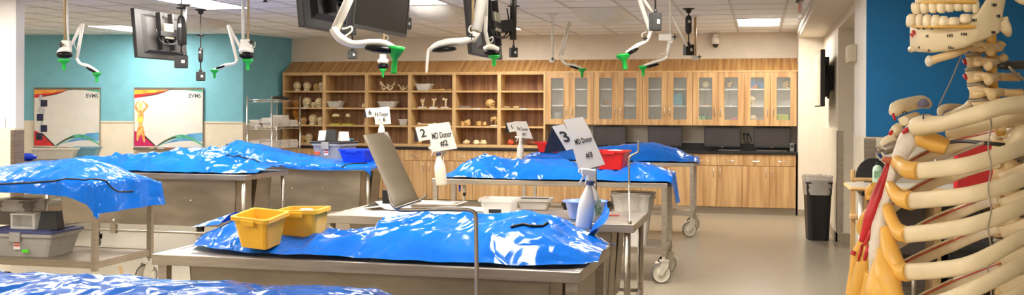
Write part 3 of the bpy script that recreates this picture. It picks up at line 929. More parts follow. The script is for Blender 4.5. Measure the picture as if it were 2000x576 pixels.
def bin_thing(name, label, loc, rz, l, w, h, m, group=None, tx=.8, ty=.82, tilt=(0, 0), lip=True, cat='bin'):
    M = Matrix.Translation(loc) @ Matrix.Rotation(rz, 4, 'Z') @ Matrix.Rotation(tilt[0], 4, 'X') @ Matrix.Rotation(tilt[1], 4, 'Y')
    t = thing(name, label, cat, group=group, M=M)
    part(t, 'tub', MB().tub(l, w, h, tx, ty, .005, .012, .018, .018), m)
    if lip:
        for s in (-1, 1): part(t, 'handle', MB().box(-l * .2, l * .2, s * (w / 2 + .012) - .006, s * (w / 2 + .012) + .006, h - .035, h - .008, bev=.003), m)
    return t


yb = P(507, 480, Z=.875)
bin_thing('storage_bin', 'amber yellow bin turned towards the camera on the front bag', (yb.x - .035, yb.y + .08, .868), -.12, .18, .175, .148, M_yellow, 'yellow bins', tx=.78, ty=.74, tilt=(.13, .06))
y2 = P(592, 466, Z=.885)
bin_thing('storage_bin', 'amber yellow bin showing its long side on the front bag', (y2.x - .04, y2.y + .09, .885), .06, .2, .18, .135, M_yellow, 'yellow bins', tx=.86, ty=.8, tilt=(.02, -.03))
single('crumpled_wipe', MB().ball((0, 0, 0), (.05, .03, .02), 10, 6, fn=lambda d: d * (1 + .3 * noise.noise(d * 3))), M_paper, 'white crumpled wipe lying in the right yellow bin', 'wipe', loc=(y2.x - .02, y2.y + .09, 1.0))
# royal blue bin and grey tote on table G
p = P(700, 309, Y=10.68)
bin_thing('storage_bin', 'royal blue bin beside the grey tote', (p.x, 10.70, bag_z('G', p.x, 10.70) - .005), -.18, .34, .3, .145, M_bluebin)
p = P(648, 303, Y=11.0)


def tote(label, loc, rz, l, w, h, lidm, group='grey totes'):
    t = thing('storage_tote', label, 'storage tote', loc, rz, group)
    part(t, 'tub', MB().tub(l, w, h, .86, .86, .006, .014, .03, .03), M_greytote)
    part(t, 'seam', MB().box(-l * .476, l * .476, -w * .476, w * .476, h * .5, h * .52), M_greytote)
    part(t, 'lid', MB().box(-l / 2 - .02, l / 2 + .02, -w / 2 - .02, w / 2 + .02, h - .004, h + .02, bev=.006).box(-l / 2 + .03, l / 2 - .03, -w / 2 + .03, w / 2 - .03, h + .02, h + .028), lidm)
    part(t, 'latch', MB().box(-.05, .05, -w / 2 - .03, -w / 2 - .012, h - .07, h + .01, bev=.004), M_greytote)
    st = part(t, 'sticker', MB().box(-.03, .03, -w * .5 + .004, -w * .5 + .006, h * .3, h * .68), M_paper)
    part(st, 'print', MB().box(-.024, .024, -w * .5 + .001, -w * .5 + .004, h * .56, h * .66).box(-.024, .024, -w * .5 + .001, -w * .5 + .004, h * .44, h * .5), mat('red_print', (214, 60, 40), .6))
    return t


zG = bag_z('G', p.x, 11.0)
tote('grey tote with black lid and cups on top on the far bag', (p.x, 11.08, zG - .01), -.2, .40, .34, .2, M_blackpl)
part(bpy.data.objects['storage_tote'], 'orange_sticker', MB().box(-.17, -.09, -.1685, -.160, .07, .10), mat('orange_print', (226, 84, 40), .6))


def cup(label, loc, r, h, m, rz=0.0, g=None, sq=False, flip=True):
    mb = MB()
    if sq: mb.tub(r * 2, r * 1.7, h, .8, .8, .003, .004, .006, .008, M=Matrix.Translation((0, 0, h)) @ Matrix.Rotation(pi, 4, 'X') if flip else None)
    else: mb.lathe([(r, 0), (r * .97, .01), (r * .75, h), (r * .7, h + .002)], 16)
    return single('cup', mb, m, label, 'cup', g, loc, rz)


zt = zG - .01 + .228
cup('white square cup at the left end of the black lid', (p.x - .13, 11.05, zt), .055, .115, M_whitepl, .2, 'cups on the black lid', True)
cup('black cup upside down on the black lid', (p.x, 11.0, zt), .065, .13, M_blackpl, .1, 'cups on the black lid', True)
cup('white square cup lying at the right end of the black lid', (p.x + .13, 11.04, zt), .055, .105, M_whitepl, -.3, 'cups on the black lid', True)
single('dish', MB().lathe([(.03, 0), (.05, .01), (.052, .02), (.045, .02)], 14), mat('teal_plastic', (40, 140, 170), .4), 'small teal dish behind the white cup on the black lid', 'dish', loc=(p.x + .15, 11.16, zt))
# red bins
p = P(1196, 349, Y=9.12)
bin_thing('storage_bin', 'red bin with wipes on the third row bag', (p.x, 9.12, bag_z('C', p.x, 9.12) - .008), -.12, .27, .25, .17, M_red, 'red bins')
p2_ = P(1076, 310, Y=12.5)
bin_thing('storage_bin', 'red bin on the bag nearest the base cabinets', (p2_.x, 12.5, bag_z('D', p2_.x, 12.5) - .01), -.2, .30, .26, .13, M_red, 'red bins')
single('paper_wipe', MB().ball((0, 0, 0), (.09, .07, .022), 12, 6, fn=lambda d: d * (1 + .3 * noise.noise(d * 4))), M_paper, 'folded white wipe inside the red bin of the third row', 'wipe', loc=(p.x + .02, 9.12, bag_z('C', p.x, 9.12) + .145))
# things on the flat instrument table (top at .82)
TOPB = .82
p = P(968, 426, Z=TOPB)
t = bin_thing('clear_tub', 'clear plastic tub standing on the flat instrument table', (p.x, p.y + .1, TOPB), .04, .215, .2, .12, M_clear, lip=False, cat='tub')
part(t, 'label_print', MB().box(-.05, .03, -.093, -.0915, .03, .055), M_ink)
single('forceps', MB().tube([(-.06, 0, 0), (.06, .01, 0)], .003, 6).tube([(-.06, .01, 0), (.06, .012, 0)], .003, 6), M_steel, 'steel forceps lying in the clear plastic tub', 'forceps', loc=(p.x, p.y + .1, TOPB + .012))
p = P(1136, 431, Z=TOPB)
t = thing('wash_bowl', 'periwinkle blue bowl behind the spray bottles', 'bowl', (p.x, p.y + .13, TOPB))
part(t, 'bowl', MB().lathe([(.095, 0), (.10, .005), (.125, .1), (.145, .108), (.146, .113), (.12, .112), (.095, .012), (.01, .008)], 24), M_lightblue)
p = P(1042, 409, Z=TOPB)
t = bin_thing('lined_tray', 'grey tray lined with crumpled clear plastic on the instrument table', (p.x, p.y + .05, TOPB), .05, .2, .16, .07, M_darkgrey, lip=False, cat='tray')
part(t, 'liner', MB().tub(.215, .175, .075, .84, .84, .003, .012, .02, .02), M_bag)
# tray insert and papers
pA_, pB_ = P(715, 412, Z=TOPB), P(780, 405, Z=TOPB)
pc = P(735, 413, Z=TOPB)
rr = []
for i in range(9):
    a = i / 8
    rr.append([(-.14 + .28 * a, -.1 + .2 * b, .004 + .05 * math.exp(-((a - .35) / .2) ** 2)) for b in (0, .5, 1)])
single('paper_sheet', MB().loft(rr, False, False, True, closed=False), M_paper, 'tented white paper sheet at the left end of the instrument table', 'paper', loc=(pc.x + .0, pc.y + .22, TOPB), rz=-.3)
pc = P(790, 410, Z=TOPB)
t = thing('steel_tray', 'shallow white tray with steel insert behind the reading plate', 'tray', (pc.x + .16, pc.y + .24, TOPB), .0)
part(t, 'tray', MB().tub(.34, .26, .035, .92, .92, .004, .012, .008, .02), M_steel)
part(t, 'insert', MB().box(-.12, .1, -.1, .1, .02, .03), M_paper)
pc = P(905, 412, Z=TOPB)
single('dissecting_mat', MB().box(-.2, .2, -.11, .11, 0, .012, bev=.004), M_paper, 'white flat dissecting mat behind the bent rod', 'mat', loc=(pc.x + .02, pc.y + .08, TOPB))
pc = P(1195, 421, Z=TOPB)
single('paper_wrap', MB().box(-.05, .05, -.01, .01, 0, .006), mat('red_stripe_print', (190, 70, 60), .6), 'red strip lying near the right end of the instrument table', 'strip', loc=(pc.x, pc.y, TOPB), rz=.1)
# lower shelf of the third row cart: lined white bin and dark tray
p = P(1235, 483, Z=.3)
t = thing('waste_bin', 'milky waste bin with gathered clear liner under the third row cart', 'bin', (p.x - .02, 9.12, .3))
part(t, 'tub', MB().tub(.34, .3, .46, .72, .74, .006, .012, .02, .04), mat('pale_grey_plastic', (206, 202, 194), .4, alpha=.93))
rr = []
for i in range(8):
    a = i / 7
    rr.append([((.195 + .02 * noise.noise(Vector((k * .9, i * .7, 2))) - .03 * a) * math.cos(2 * pi * k / 28) * 1.05, (.175 + .018 * noise.noise(Vector((k * .9, i * .7, 9))) - .02 * a) * math.sin(2 * pi * k / 28), .475 - .16 * a) for k in range(28)])
part(t, 'liner', MB().loft(rr, False, False, True), M_bag)
p = P(1150, 395, Z=.5)
t = bin_thing('black_tray', 'black tray hanging under the third row cart behind the blue bowl', (P(1148, 395, Y=9.2).x, 9.2, .3), .05, .42, .32, .36, M_blackpl, tx=.9, ty=.9, cat='tray')
# drain hose under the third row cart
t = thing('drain_hose', 'blue and white drain hose under the left end of the third row cart', 'hose', P(905, 362, Y=9.1))
part(t, 'blue_cap', MB().tube([P(898, 361, Y=9.1), P(898, 374, Y=9.1)], [.012, .008], 8), M_bluebin, True)
part(t, 'hose', MB().tube([P(906, 361, Y=9.1), P(907, 376, Y=9.1)], [.02, .017], 8).tube([P(907, 382, Y=9.1), P(906, 402, Y=9.1)], .012, 8), M_milky, True)
part(t, 'coupling', MB().tube([P(907, 376, Y=9.1), P(907, 385, Y=9.1)], [.017, .01], 8), M_blackpl, True)

# ---------------------------------------------------------------- left cart: tote and things on its lid
pe_ = P(70, 502, Z=.3)
tote('grey tote with navy lid on the lower shelf of the left cart', (P(26, 500, Y=7.0).x, 7.22, .3), .06, .62, .4, .19, M_navy)
o = [q for q in bpy.data.objects if q.name.startswith('storage_tote') and q.parent is None][-1]
part(o, 'green_sticker', MB().box(.05, .11, -.2005, -.198, .035, .06), mat('green_sticker_print', (80, 200, 40), .6))
zt = .3 + .219
bx = P(60, 440, Y=7.1).x
cup('black cup upside down on the navy lid', (P(94, 440, Y=7.12).x, 7.16, zt), .08, .14, M_blackpl, .2, None, True)
t = thing('clear_box', 'empty clear plastic box on the navy lid', 'box', (P(50, 440, Y=7.1).x, 7.12, zt), .05)
part(t, 'frame', MB().box(-.11, -.09, -.06, .06, 0, .12).box(.09, .11, -.06, .06, 0, .12).box(-.09, .09, -.06, .06, 0, .02).box(-.09, .09, .05, .06, .02, .12), M_clear)
part(t, 'top_rim', MB().box(-.115, .115, -.065, .065, .115, .125), M_clear)
t = thing('lined_bin', 'dark bin wrapped in clear plastic on the navy lid', 'bin', (P(25, 430, Y=7.3).x, 7.40, zt), .1)
part(t, 'tub', MB().tub(.34, .26, .2, .85, .85, .005, .01, .014, .02), mat('brown_grey_plastic', (120, 110, 100), .5))
rr = []
for i in range(6):
    a = i / 5
    rr.append([((.19 + .02 * noise.noise(Vector((k * .9, i * .9, 5)))) * math.cos(2 * pi * k / 24), (.15 + .02 * noise.noise(Vector((k * .8, i * .9, 1)))) * math.sin(2 * pi * k / 24), .215 - .1 * a) for k in range(24)])
part(t, 'liner', MB().loft(rr, False, False, True), M_bag)
single('paper_tag', MB().box(-.018, .018, -.001, .001, -.12, 0), mat('manila_tag', (214, 186, 140), .7), 'manila paper tag hanging from the end rail of the left cart', 'tag', M=Matrix.Translation(P(232, 519, Y=7.2) + Vector((.012, 0, 0))) @ Matrix.Rotation(-.25, 4, 'Y'))
# tubs on the flat cart by the stub wall
for k, (px, py, ln, m, lab, yy) in enumerate([(108, 311, .5, M_milky, 'long milky tub on the cart below the left whiteboard', 10.95), (167, 307, .34, mat('pale_blue_plastic', (120, 170, 190), .4), 'pale blue tub on the cart below the left whiteboard', 11.45)]):
    p = P(px, py, Y=yy)
    bin_thing('storage_tub', lab, (p.x, yy, .87), .45, ln, .3, .13, m, 'tubs on the far left cart', lip=False, cat='tub')
p = P(55, 305, Y=10.5)
single('blue_glove_pile', MB().ball((0, 0, 0), (.10, .08, .045), 14, 8, fn=lambda d: d * (1 + .35 * noise.noise(d * 2.5))), M_bluebin, 'small heap of blue gloves beside the stub wall', 'gloves', loc=(p.x, 10.5, .91))
# ================================================================== things hung from the ceiling
def ceil_pt(px, py, d):
    p = P(px, py, d=d); return Vector((p.x, p.y, CEIL + .002))


def lamp_arm(label, d, poles, arms, heads, mounts=(), knobs=(), loops=()):
    """articulated examination lamp: ceiling pole, arms, spoon-shaped heads with dark lens and green sterile handle.
    Shapes are read in the photograph and stand at depth d; r values are pixels at that depth."""
    px = d / FPX
    top = poles[0][0][0]
    base = ceil_pt(top[0], top[1], d)
    t = thing('examination_lamp', label, 'lamp', base, 0, 'articulated ceiling lamps')
    for pts, r, m in poles:
        q = [ceil_pt(pts[0][0], pts[0][1], d)] + [P(x, y, d=d) for x, y in pts]
        q = [q[0]] + [v for v in q[1:] if v.z < CEIL - .01]
        part(t, 'pole', MB().tube(q, r * px, 10), m, True)
    c = base
    part(t, 'canopy', MB().lathe([(.07, 0), (.07, -.015), (.03, -.03)], 16, Matrix.Translation(base)), M_whitepl, True)
    for pts, r in arms:
        part(t, 'arm', MB().tube([P(x, y, d=d + (k % 2) * .03) for k, (x, y) in enumerate(pts)], r * px, 10), M_armwhite, True)
    for x, y, w, h in mounts:
        part(t, 'mount_block', MB().box(-w / 2 * px, w / 2 * px, -.03, .03, -h / 2 * px, h / 2 * px, Matrix.Translation(P(x, y, d=d)), bev=.008), M_armwhite, True)
    for x, y, r in knobs:
        k = MB()
        for a in (0, pi / 2): k.box(-r * px, r * px, -.012, .012, -r * px * .25, r * px * .25, Matrix.Translation(P(x, y, d=d - .05)) @ Matrix.Rotation(a, 4, 'Y'))
        part(t, 'knob', k, M_blackpl, True)
    for pts, r in loops:
        part(t, 'cable', MB().tube(bez([P(x, y, d=d) for x, y in pts], 4), r * px, 6), M_armwhite, True)
    for hd in heads:
        n = 5
        path = bez([P(x, y, d=d - .03) for x, y in hd['path']], n)
        rad = lerp_list([v * px for v in hd['r']], len(path))
        h = part(t, 'lamp_head', MB().tube(path, rad, 14, flat=hd.get('flat', .55), up=(0, 0, 1)), M_armwhite, True)
        if 'lens' in hd:
            x, y, rx, ry, rot = hd['lens']
            M = Matrix.Translation(P(x, y, d=d - .035)) @ Matrix.Rotation(YAW, 4, 'Z') @ Matrix.Rotation(rot, 4, 'Y')
            part(h, 'lens', MB().lathe([(rx * px * .5, -ry * px * .75), (rx * px * .96, -ry * px * .4), (rx * px, 0), (rx * px * .9, ry * px * .5), (rx * px * .4, ry * px * .8)], 20, M, sy=.8), M_screen, True)
        if 'green' in hd:
            x, y0, y1, w = hd['green']
            L = (y1 - y0) * px; W = w / 2 * px
            M = Matrix.Translation(P(x, y0, d=d - .03)) @ Matrix.Rotation(hd.get('gt', 0.0), 4, 'Y')
            part(h, 'sterile_handle', MB().lathe([(W * .7, .004), (W, 0), (W * .96, -L * .12), (W * .5, -L * .36), (W * .32, -L * .44), (W * .3, -L * .9), (W * .34, -L), (W * .2, -L)], 14, M), M_green, True, 'green sterile handle cover')
    return t


lamp_arm('double ceiling lamp with green handles nearest the stub wall', 10.6, [([(126, 0), (127, 82)], 2.4, M_armtan), ([(131, 40), (134, 84)], 2, M_armwhite)],
         [([(140, 88), (158, 48)], 3), ([(162, 46), (150, 115)], 3.4)],
         [dict(path=[(114, 104), (124, 98), (138, 99)], r=[5, 9, 6], flat=.8, lens=(126, 107, 15, 9, 0), green=(125, 116, 137, 24)),
          dict(path=[(150, 114), (157, 124), (172, 129), (192, 141)], r=[4, 5, 6.5, 4], lens=(180, 137, 13, 3.5, .5), green=(189, 142, 160, 18))],
         [(130, 88, 18, 18)], [(119, 87, 5)], [([(130, 70), (124, 78), (121, 90)], .8), ([(145, 70), (146, 90), (152, 100)], .6)])
lamp_arm('double ceiling lamp with green handles by the teal wall corner', 11.0, [([(475, 0), (475, 80)], 3.4, M_armwhite), ([(485, 0), (484, 78)], 2.4, M_armtan)],
         [([(470, 94), (446, 49)], 3), ([(446, 49), (463, 118)], 3.2)],
         [dict(path=[(468, 100), (480, 97), (494, 100)], r=[5, 9, 6], flat=.8, lens=(481, 108, 14, 9, 0), green=(484, 116, 137, 22)),
          dict(path=[(463, 117), (458, 124), (440, 128), (416, 138)], r=[4, 5, 6.5, 4], lens=(432, 131, 11, 3, -.3), green=(419, 136, 153, 17))],
         [(481, 87, 22, 20)], [(491, 82, 5)], [([(490, 84), (498, 82), (497, 92), (490, 92)], .8)])
lamp_arm('large near ceiling lamp with a white arm and big green handle', 5.0, [([(700, -60), (700, -40)], 10, M_armwhite)],
         [([(700, -45), (680, 2), (655, 58)], 9)],
         [dict(path=[(650, 56), (664, 74), (690, 86), (725, 84), (752, 86), (778, 99)], r=[13, 15, 12, 13, 13, 8], flat=.6, lens=(741, 96, 29, 10, .12), green=(773, 91, 144, 36), gt=.08)],
         [], [], [([(668, 56), (676, 55), (686, 52), (687, 60), (678, 68), (674, 70)], 1.8)])
lamp_arm('small far ceiling lamp with green handle above the third shelf bay', 12.2, [([(750, 60), (750, 118)], 2, M_armtan)], [([(742, 76), (748, 112)], 1.6)],
         [dict(path=[(738, 121), (748, 118), (758, 121)], r=[4, 9, 5], flat=.8, lens=(748, 129, 11, 7, 0), green=(748, 135, 151, 14))], [(748, 112, 12, 12)], [], [([(752, 70), (757, 70), (758, 76), (753, 78)], .7)])
lamp_arm('ceiling lamp with a drooping white grip and no green cover', 6.5, [([(924, 0), (923, 62)], 2.6, M_armtan)],
         [([(944, -60), (941, 0), (931, 60)], 11), ([(931, 62), (922, 78)], 8)],
         [dict(path=[(925, 74), (905, 80), (880, 82), (855, 88), (840, 97)], r=[9, 12, 13, 11, 7], flat=.6, lens=(868, 97, 24, 6.5, -.1)),
          dict(path=[(848, 92), (838, 98), (835, 112), (833, 142)], r=[5, 6, 5.5, 4], flat=.6)],
         [], [(921, 72, 6)], [([(924, 48), (918, 52), (916, 60), (922, 66)], 1.4)])
lamp_arm('ceiling lamp with green handle in front of the middle monitor', 8.0, [([(950, 0), (949, 30)], 4, M_armwhite)], [([(949, 30), (948, 62), (955, 92)], 4)],
         [dict(path=[(945, 97), (958, 93), (974, 98)], r=[6, 10, 6], flat=.8, lens=(960, 103, 15, 8, .1), green=(965, 108, 129, 24))], [], [], [([(955, 76), (962, 72), (962, 80), (956, 84)], 1.2)])
lamp_arm('far ceiling lamp in front of the first glass cabinet', 12.5, [([(1079, 30), (1079, 118)], 2.2, M_armwhite)], [([(1092, 108), (1112, 42)], 1.8), ([(1114, 44), (1098, 108)], 2)],
         [dict(path=[(1092, 110), (1104, 124), (1122, 128), (1142, 136)], r=[3, 5, 5.5, 3], lens=(1122, 132, 11, 2.5, .3), green=(1137, 134, 151, 17))], [(1078, 117, 9, 10)], [(1079, 115, 3)])
lamp_arm('ceiling lamp with bright green handle in front of the second glass cabinet', 9.0, [([(1262, -40), (1262, -20)], 4, M_armwhite)], [([(1262, -22), (1250, 2), (1271, 64)], 4.5), ([(1258, 0), (1275, 25)], 3)],
         [dict(path=[(1270, 64), (1262, 80), (1244, 90), (1222, 104)], r=[6, 7, 9, 6], lens=(1234, 101, 15, 5, -.5), green=(1217, 106, 136, 30), gt=-.15)], [], [(1260, 75, 5)], [([(1262, 62), (1254, 66), (1254, 72)], 1)])
lamp_arm('ceiling lamp with green handle between the pendants', 10.0, [([(1309, 0), (1309, 72)], 2.6, M_armwhite)], [([(1307, 84), (1303, 112)], 4), ([(1313, 32), (1342, 90)], 2.6)],
         [dict(path=[(1303, 110), (1296, 116), (1276, 122), (1254, 130)], r=[4, 5, 6.5, 4], lens=(1275, 128, 13, 3.5, -.25), green=(1256, 129, 149, 18))], [(1300, 73, 26, 14), (1310, 78, 10, 14)], [(1318, 72, 5)], [([(1298, 106), (1290, 104), (1289, 110), (1296, 113)], .8)])
lamp_arm('bare tan lamp pole hanging beside the right pendant', 12.6, [([(1358, 30), (1358, 112)], 2.6, M_armtan)], [([(1352, 112), (1366, 112)], 2.6)], [], [(1357, 113, 12, 9)], [(1366, 111, 4)], [([(1362, 62), (1370, 60), (1371, 68), (1363, 68)], .7)])


def pendant(label, x, d, pill=None, boxy=None, ring=None, canopy=True):
    px = d / FPX
    base = ceil_pt(x, 30, d)
    t = thing('power_pendant', label, 'power pendant', base, 0, 'black hanging power outlets')
    b0, b1, bw = boxy
    y_end = b0
    part(t, 'canopy', MB().lathe([(.07, 0), (.07, -.012), (.035, -.02), (.03, -.05), (.01, -.06)], 16, Matrix.Translation(base)), M_blackpole, True)
    part(t, 'cord', MB().tube([base, P(x, y_end, d=d)], .007, 8), M_blackpole, True)
    if ring: part(t, 'ring', MB().lathe([(.02, -.01), (.05, -.005), (.05, .005), (.02, .01)], 14, Matrix.Translation(P(x, ring, d=d))), M_blackpole, True)
    if pill:
        p0, p1, w = pill; h = (p1 - p0) * px; w = w * px / 2
        b = part(t, 'control_body', MB().lathe([(w * .3, 0), (w * .8, -h * .06), (w, -h * .2), (w, -h * .8), (w * .8, -h * .94), (w * .3, -h)], 14, Matrix.Translation(P(x, p0, d=d))), M_blackpl, True)
        part(b, 'button', MB().box(-w * .4, w * .4, -w * 1.08, -w * .9, -h * .4, -h * .28, Matrix.Translation(P(x, p0, d=d)) @ Matrix.Rotation(YAW, 4, 'Z')), M_paper, True)
    w = bw * px / 2; h = (b1 - b0) * px
    M = Matrix.Translation(P(x, b0, d=d)) @ Matrix.Rotation(YAW + .25, 4, 'Z')
    part(t, 'plug', MB().lathe([(w * .3, .03), (w * .35, 0)], 10, Matrix.Translation(P(x, b0, d=d))), M_blackpl, True)
    ob = part(t, 'outlet_box', MB().box(-w, w, -w * .8, w * .8, -h, 0, M, bev=.006), M_blackpl, True)
    part(ob, 'socket', MB().box(w * .05, w * .55, -w * .84, -w * .79, -h * .62, -h * .38, M), M_paper, True)
    return t


pendant('black power pendant hanging before the teal wall', 392, 12.2, (92, 122, 9), (140, 158, 17), 69)
pendant('black power pendant left of the lamp pole over the shelves', 1003, 11.6, (37, 72, 9), (93, 112, 15))
pendant('short black power pendant with a large outlet box', 1280, 8.6, None, (25, 60, 21))
pendant('black power pendant before the glass cabinets at the right', 1345, 11.8, (30, 67, 13), (87, 108, 18))
pendant('black outlet box hanging below the near monitors', 688, 9.5, None, (99, 115, 17))
pendant('black outlet box showing beside the near black screen', 797, 7.6, None, (35, 58, 13))
pendant('black power pendant in front of the monitor by the teal wall', 354, 10.3, (30, 90, 16), (108, 133, 25), 16)


def monitor(label, a, b, za, h, th, screen_side, lean=.06, da=None, db=None, pole_px=None, y_bot=None):
    """large monitor on a ceiling pole; a, b are the photo's ends of its lower edge with their depths da, db"""
    pa, pb = P(*a, d=da), P(*b, d=db)
    pb.z = pa.z
    ex = (pb - pa); L = ex.length; ex.normalize()
    n = Vector((ex.y, -ex.x, 0))                       # towards the aisle (camera side)
    M0 = Matrix(((ex.x, n.x, 0, pa.x), (ex.y, n.y, 0, pa.y), (0, 0, 1, pa.z), (0, 0, 0, 1)))
    M = M0 @ Matrix.Rotation(lean, 4, 'X')
    t = thing('monitor', label, 'monitor', group='ceiling monitors', M=M)
    s = screen_side                                     # +1: screen towards the camera side
    part(t, 'case', MB().box(0, L, -s * .0 - .02, .02, 0, h, bev=.006), M_darkgrey if s < 0 else M_blackpl)
    part(t, 'bezel', MB().box(0, L, s * .02 - .003, s * .02 + .004, 0, .02).box(0, L, s * .02 - .003, s * .02 + .004, h - .015, h).box(0, .015, s * .02 - .003, s * .02 + .004, .02, h - .015).box(L - .015, L, s * .02 - .003, s * .02 + .004, .02, h - .015), M_blackpl)
    part(t, 'screen', MB().box(.015, L - .015, s * .02 - .002, s * .02 + .002, .02, h - .015), M_screen)
    r = -s * .02
    sg = -s
    part(t, 'rear_shell', MB().loft([[(L * .12, r, h * .1), (L * .88, r, h * .1), (L * .88, r, h * .9), (L * .12, r, h * .9)], [(L * .18, r + sg * .03, h * .16), (L * .82, r + sg * .03, h * .16), (L * .82, r + sg * .03, h * .84), (L * .18, r + sg * .03, h * .84)]], True, True, False), M_darkgrey)
    y0, y1 = sorted((r + sg * .03, r + sg * .09))
    for x in (.36, .6): part(t, 'mount_rail', MB().box(L * x, L * x + .03, y0, y1, h * .18, h * .95), M_blackpl)
    part(t, 'media_box', MB().box(L * .40, L * .58, min(y0, y0) , y1 + .02, h * .4, h * .72, bev=.005), mat('grey_media_box', (150, 142, 120), .45, .2))
    y2, y3 = sorted((r + sg * .09, r + sg * .2))
    part(t, 'mount_arm', MB().box(L * .3, L * .72, min(y2, y3), min(y2, y3) + .03, h * .45, h * .55).box(L * .6, L * .68, y2, y3, h * .4, h * .6), M_blackpl)
    for k in range(3):
        part(t, 'cable', MB().tube(bez([(L * (.3 + .15 * k), r + sg * .06, h * .6), (L * (.35 + .13 * k), r + sg * .1, h * .3), (L * .64, r + sg * .16, h * .35 + .04 * k), (L * .64, r + sg * .16, h * .8)], 4), .006, 6), M_blackpl)
    q = M @ Vector((L * .64, r + sg * .2, h * .5))
    part(t, 'pole', MB().tube([(q.x, q.y, CEIL), (q.x, q.y, q.z - .12)], .028, 12), M_blackpole, True)
    part(t, 'pole_canopy', MB().lathe([(.08, 0), (.08, -.02), (.03, -.03)], 14, Matrix.Translation((q.x, q.y, CEIL))), M_blackpole, True)
    return t


monitor('ceiling monitor seen from behind in front of the teal wall', (266, 112), (364, 118), 0, .54, .04, -1, .10, 11.0, 11.9)
monitor('near ceiling monitor seen from behind, cut off by the top edge', (590, 52), (692, 71), 0, .55, .04, -1, .10, 6.0, 6.7)
monitor('near ceiling monitor with its black screen towards the camera', (681, 52), (787, 73), 0, .55, .04, 1, -.10, 5.6, 6.4)
monitor('ceiling monitor almost edge on behind the drooping lamp', (920, 105), (978, 117), 0, .5, .04, -1, .10, 8.0, 8.95)

# security camera, exit sign, sprinkler
p = P(1397, 62, Y=15.5)
t = thing('security_camera', 'white dome camera fixed to the cream wall above the cabinets', 'camera', (p.x, 15.66, 2.6))
part(t, 'bracket', MB().box(-.04, .04, -.03, .09, -.02, .07, bev=.01), M_whitepl)
part(t, 'housing', MB().lathe([(.055, .03), (.06, 0), (.055, -.06), (.04, -.075)], 16, Matrix.Translation((0, -.03, -.02))), M_whitepl)
part(t, 'dome', MB().lathe([(.045, -.07), (.04, -.1), (.02, -.12), (.004, -.124)], 16, Matrix.Translation((0, -.03, -.02))), M_darkgrey)
q = ceil_pt(1563, 5, 10.7)
t = thing('exit_sign', 'edge lit exit sign hanging from the ceiling beside the soffit', 'exit sign', (q.x, q.y, CEIL), pi / 2 - math.atan2(q.x, q.y) + .1)
part(t, 'housing', MB().box(-.16, .16, -.03, .03, -.035, 0, bev=.005), M_darkgrey)
pn = part(t, 'panel', MB().box(-.14, .14, -.006, .006, -.2, -.035), mat('clear_acrylic', (236, 232, 226), .15, alpha=.75))
for s in (-1, 1):
    M = Matrix.Translation((0, s * -.0065, -.115)) @ Matrix.Rotation(pi if s < 0 else 0, 4, 'Z') @ Matrix.Rotation(pi / 2, 4, 'X')
    part(pn, 'lettering', xform(text_mb('EXIT', .13), M), mat('exit_red', (214, 30, 30), .4))
part(t, 'end_cap', MB().box(.14, .15, -.008, .008, -.21, -.035), M_whitepl)
q = P(518, 2, Z=CEIL - .03)
single('sprinkler_head', MB().lathe([(.04, .028), (.04, .02), (.015, .015), (.012, 0), (.03, -.005), (.03, -.01), (.004, -.012)], 12), M_blackpole, 'small dark sprinkler head in the ceiling above the corner', 'sprinkler', loc=q)
# ================================================================== models on the open shelves and in the glass cabinets
ROWN = ['top shelf', 'second shelf', 'third shelf', 'bottom shelf']


def sx(px, Y=15.52): return P(px, 180, Y=Y).x


def make_skull(label, m, loc, rz, s=1.0, jaw=True, group='skulls'):
    t = thing('skull', label, 'skull', group=group, M=Matrix.Translation(loc) @ Matrix.Rotation(rz, 4, 'Z') @ Matrix.Diagonal((s, s, s, 1)))
    z0 = .085 if jaw else .062

    def f(d):
        q = Vector(d)
        front = max(0, -d.y)
        low = max(0, -d.z)
        q.x *= 1 - .45 * front * low - .1 * front
        q.z *= 1 + .12 * front * low
        q.y *= 1 + .05 * low * front
        for sxn in (-1, 1):
            g = math.exp(-(((d.x - sxn * .36) / .2) ** 2 + ((d.z + .18) / .19) ** 2)) * (d.y < 0)
            q.y += .5 * g
            g2 = math.exp(-(((d.x - sxn * .68) / .16) ** 2 + ((d.z + .3) / .12) ** 2)) * (d.y < 0)
            q.x += sxn * .09 * g2
        g = math.exp(-((d.x / .12) ** 2 + ((d.z + .52) / .15) ** 2)) * (d.y < 0)
        q.y += .35 * g
        return q
    part(t, 'cranium', MB().ball((0, 0, z0), (.068, .086, .068), 36, 28, fn=f), m)
    tb = MB()
    for k in range(9):
        a = (k - 4) / 4 * .9
        tb.ball((.032 * math.sin(a), -.045 - .030 * math.cos(a), z0 - .062), (.0045, .004, .008), 6, 4)
    part(t, 'teeth', tb, M_paper if m is M_bone else m)
    if jaw:
        pts = [(-.048, -.005, z0 - .03), (-.046, -.015, .02), (-.03, -.055, .009), (0, -.072, .008), (.03, -.055, .009), (.046, -.015, .02), (.048, -.005, z0 - .03)]
        part(t, 'mandible', MB().tube(bez(pts, 4), [.008] * 25, 8, flat=1.4, up=(0, 0, 1)), m)
    return t


sk0 = make_skull('ivory skull, first from the left on the top shelf by the teal wall', M_bone, (sx(579), 15.55, SH[0]), .35)
skB = make_skull('small tan skull, third from the left on the top shelf by the teal wall', M_bone2, (sx(616), 15.57, SH[0]), .7, .85)


def skull(label, px, row, rz, s=1.0, src=None, Y=15.55, z=None):
    r = dup(src or sk0, M=Matrix.Translation((sx(px, Y), Y, SH[row] if z is None else z)) @ Matrix.Rotation(rz, 4, 'Z') @ Matrix.Diagonal((s, s, s, 1)))
    r['label'] = label; r['group'] = 'skulls'
    return r


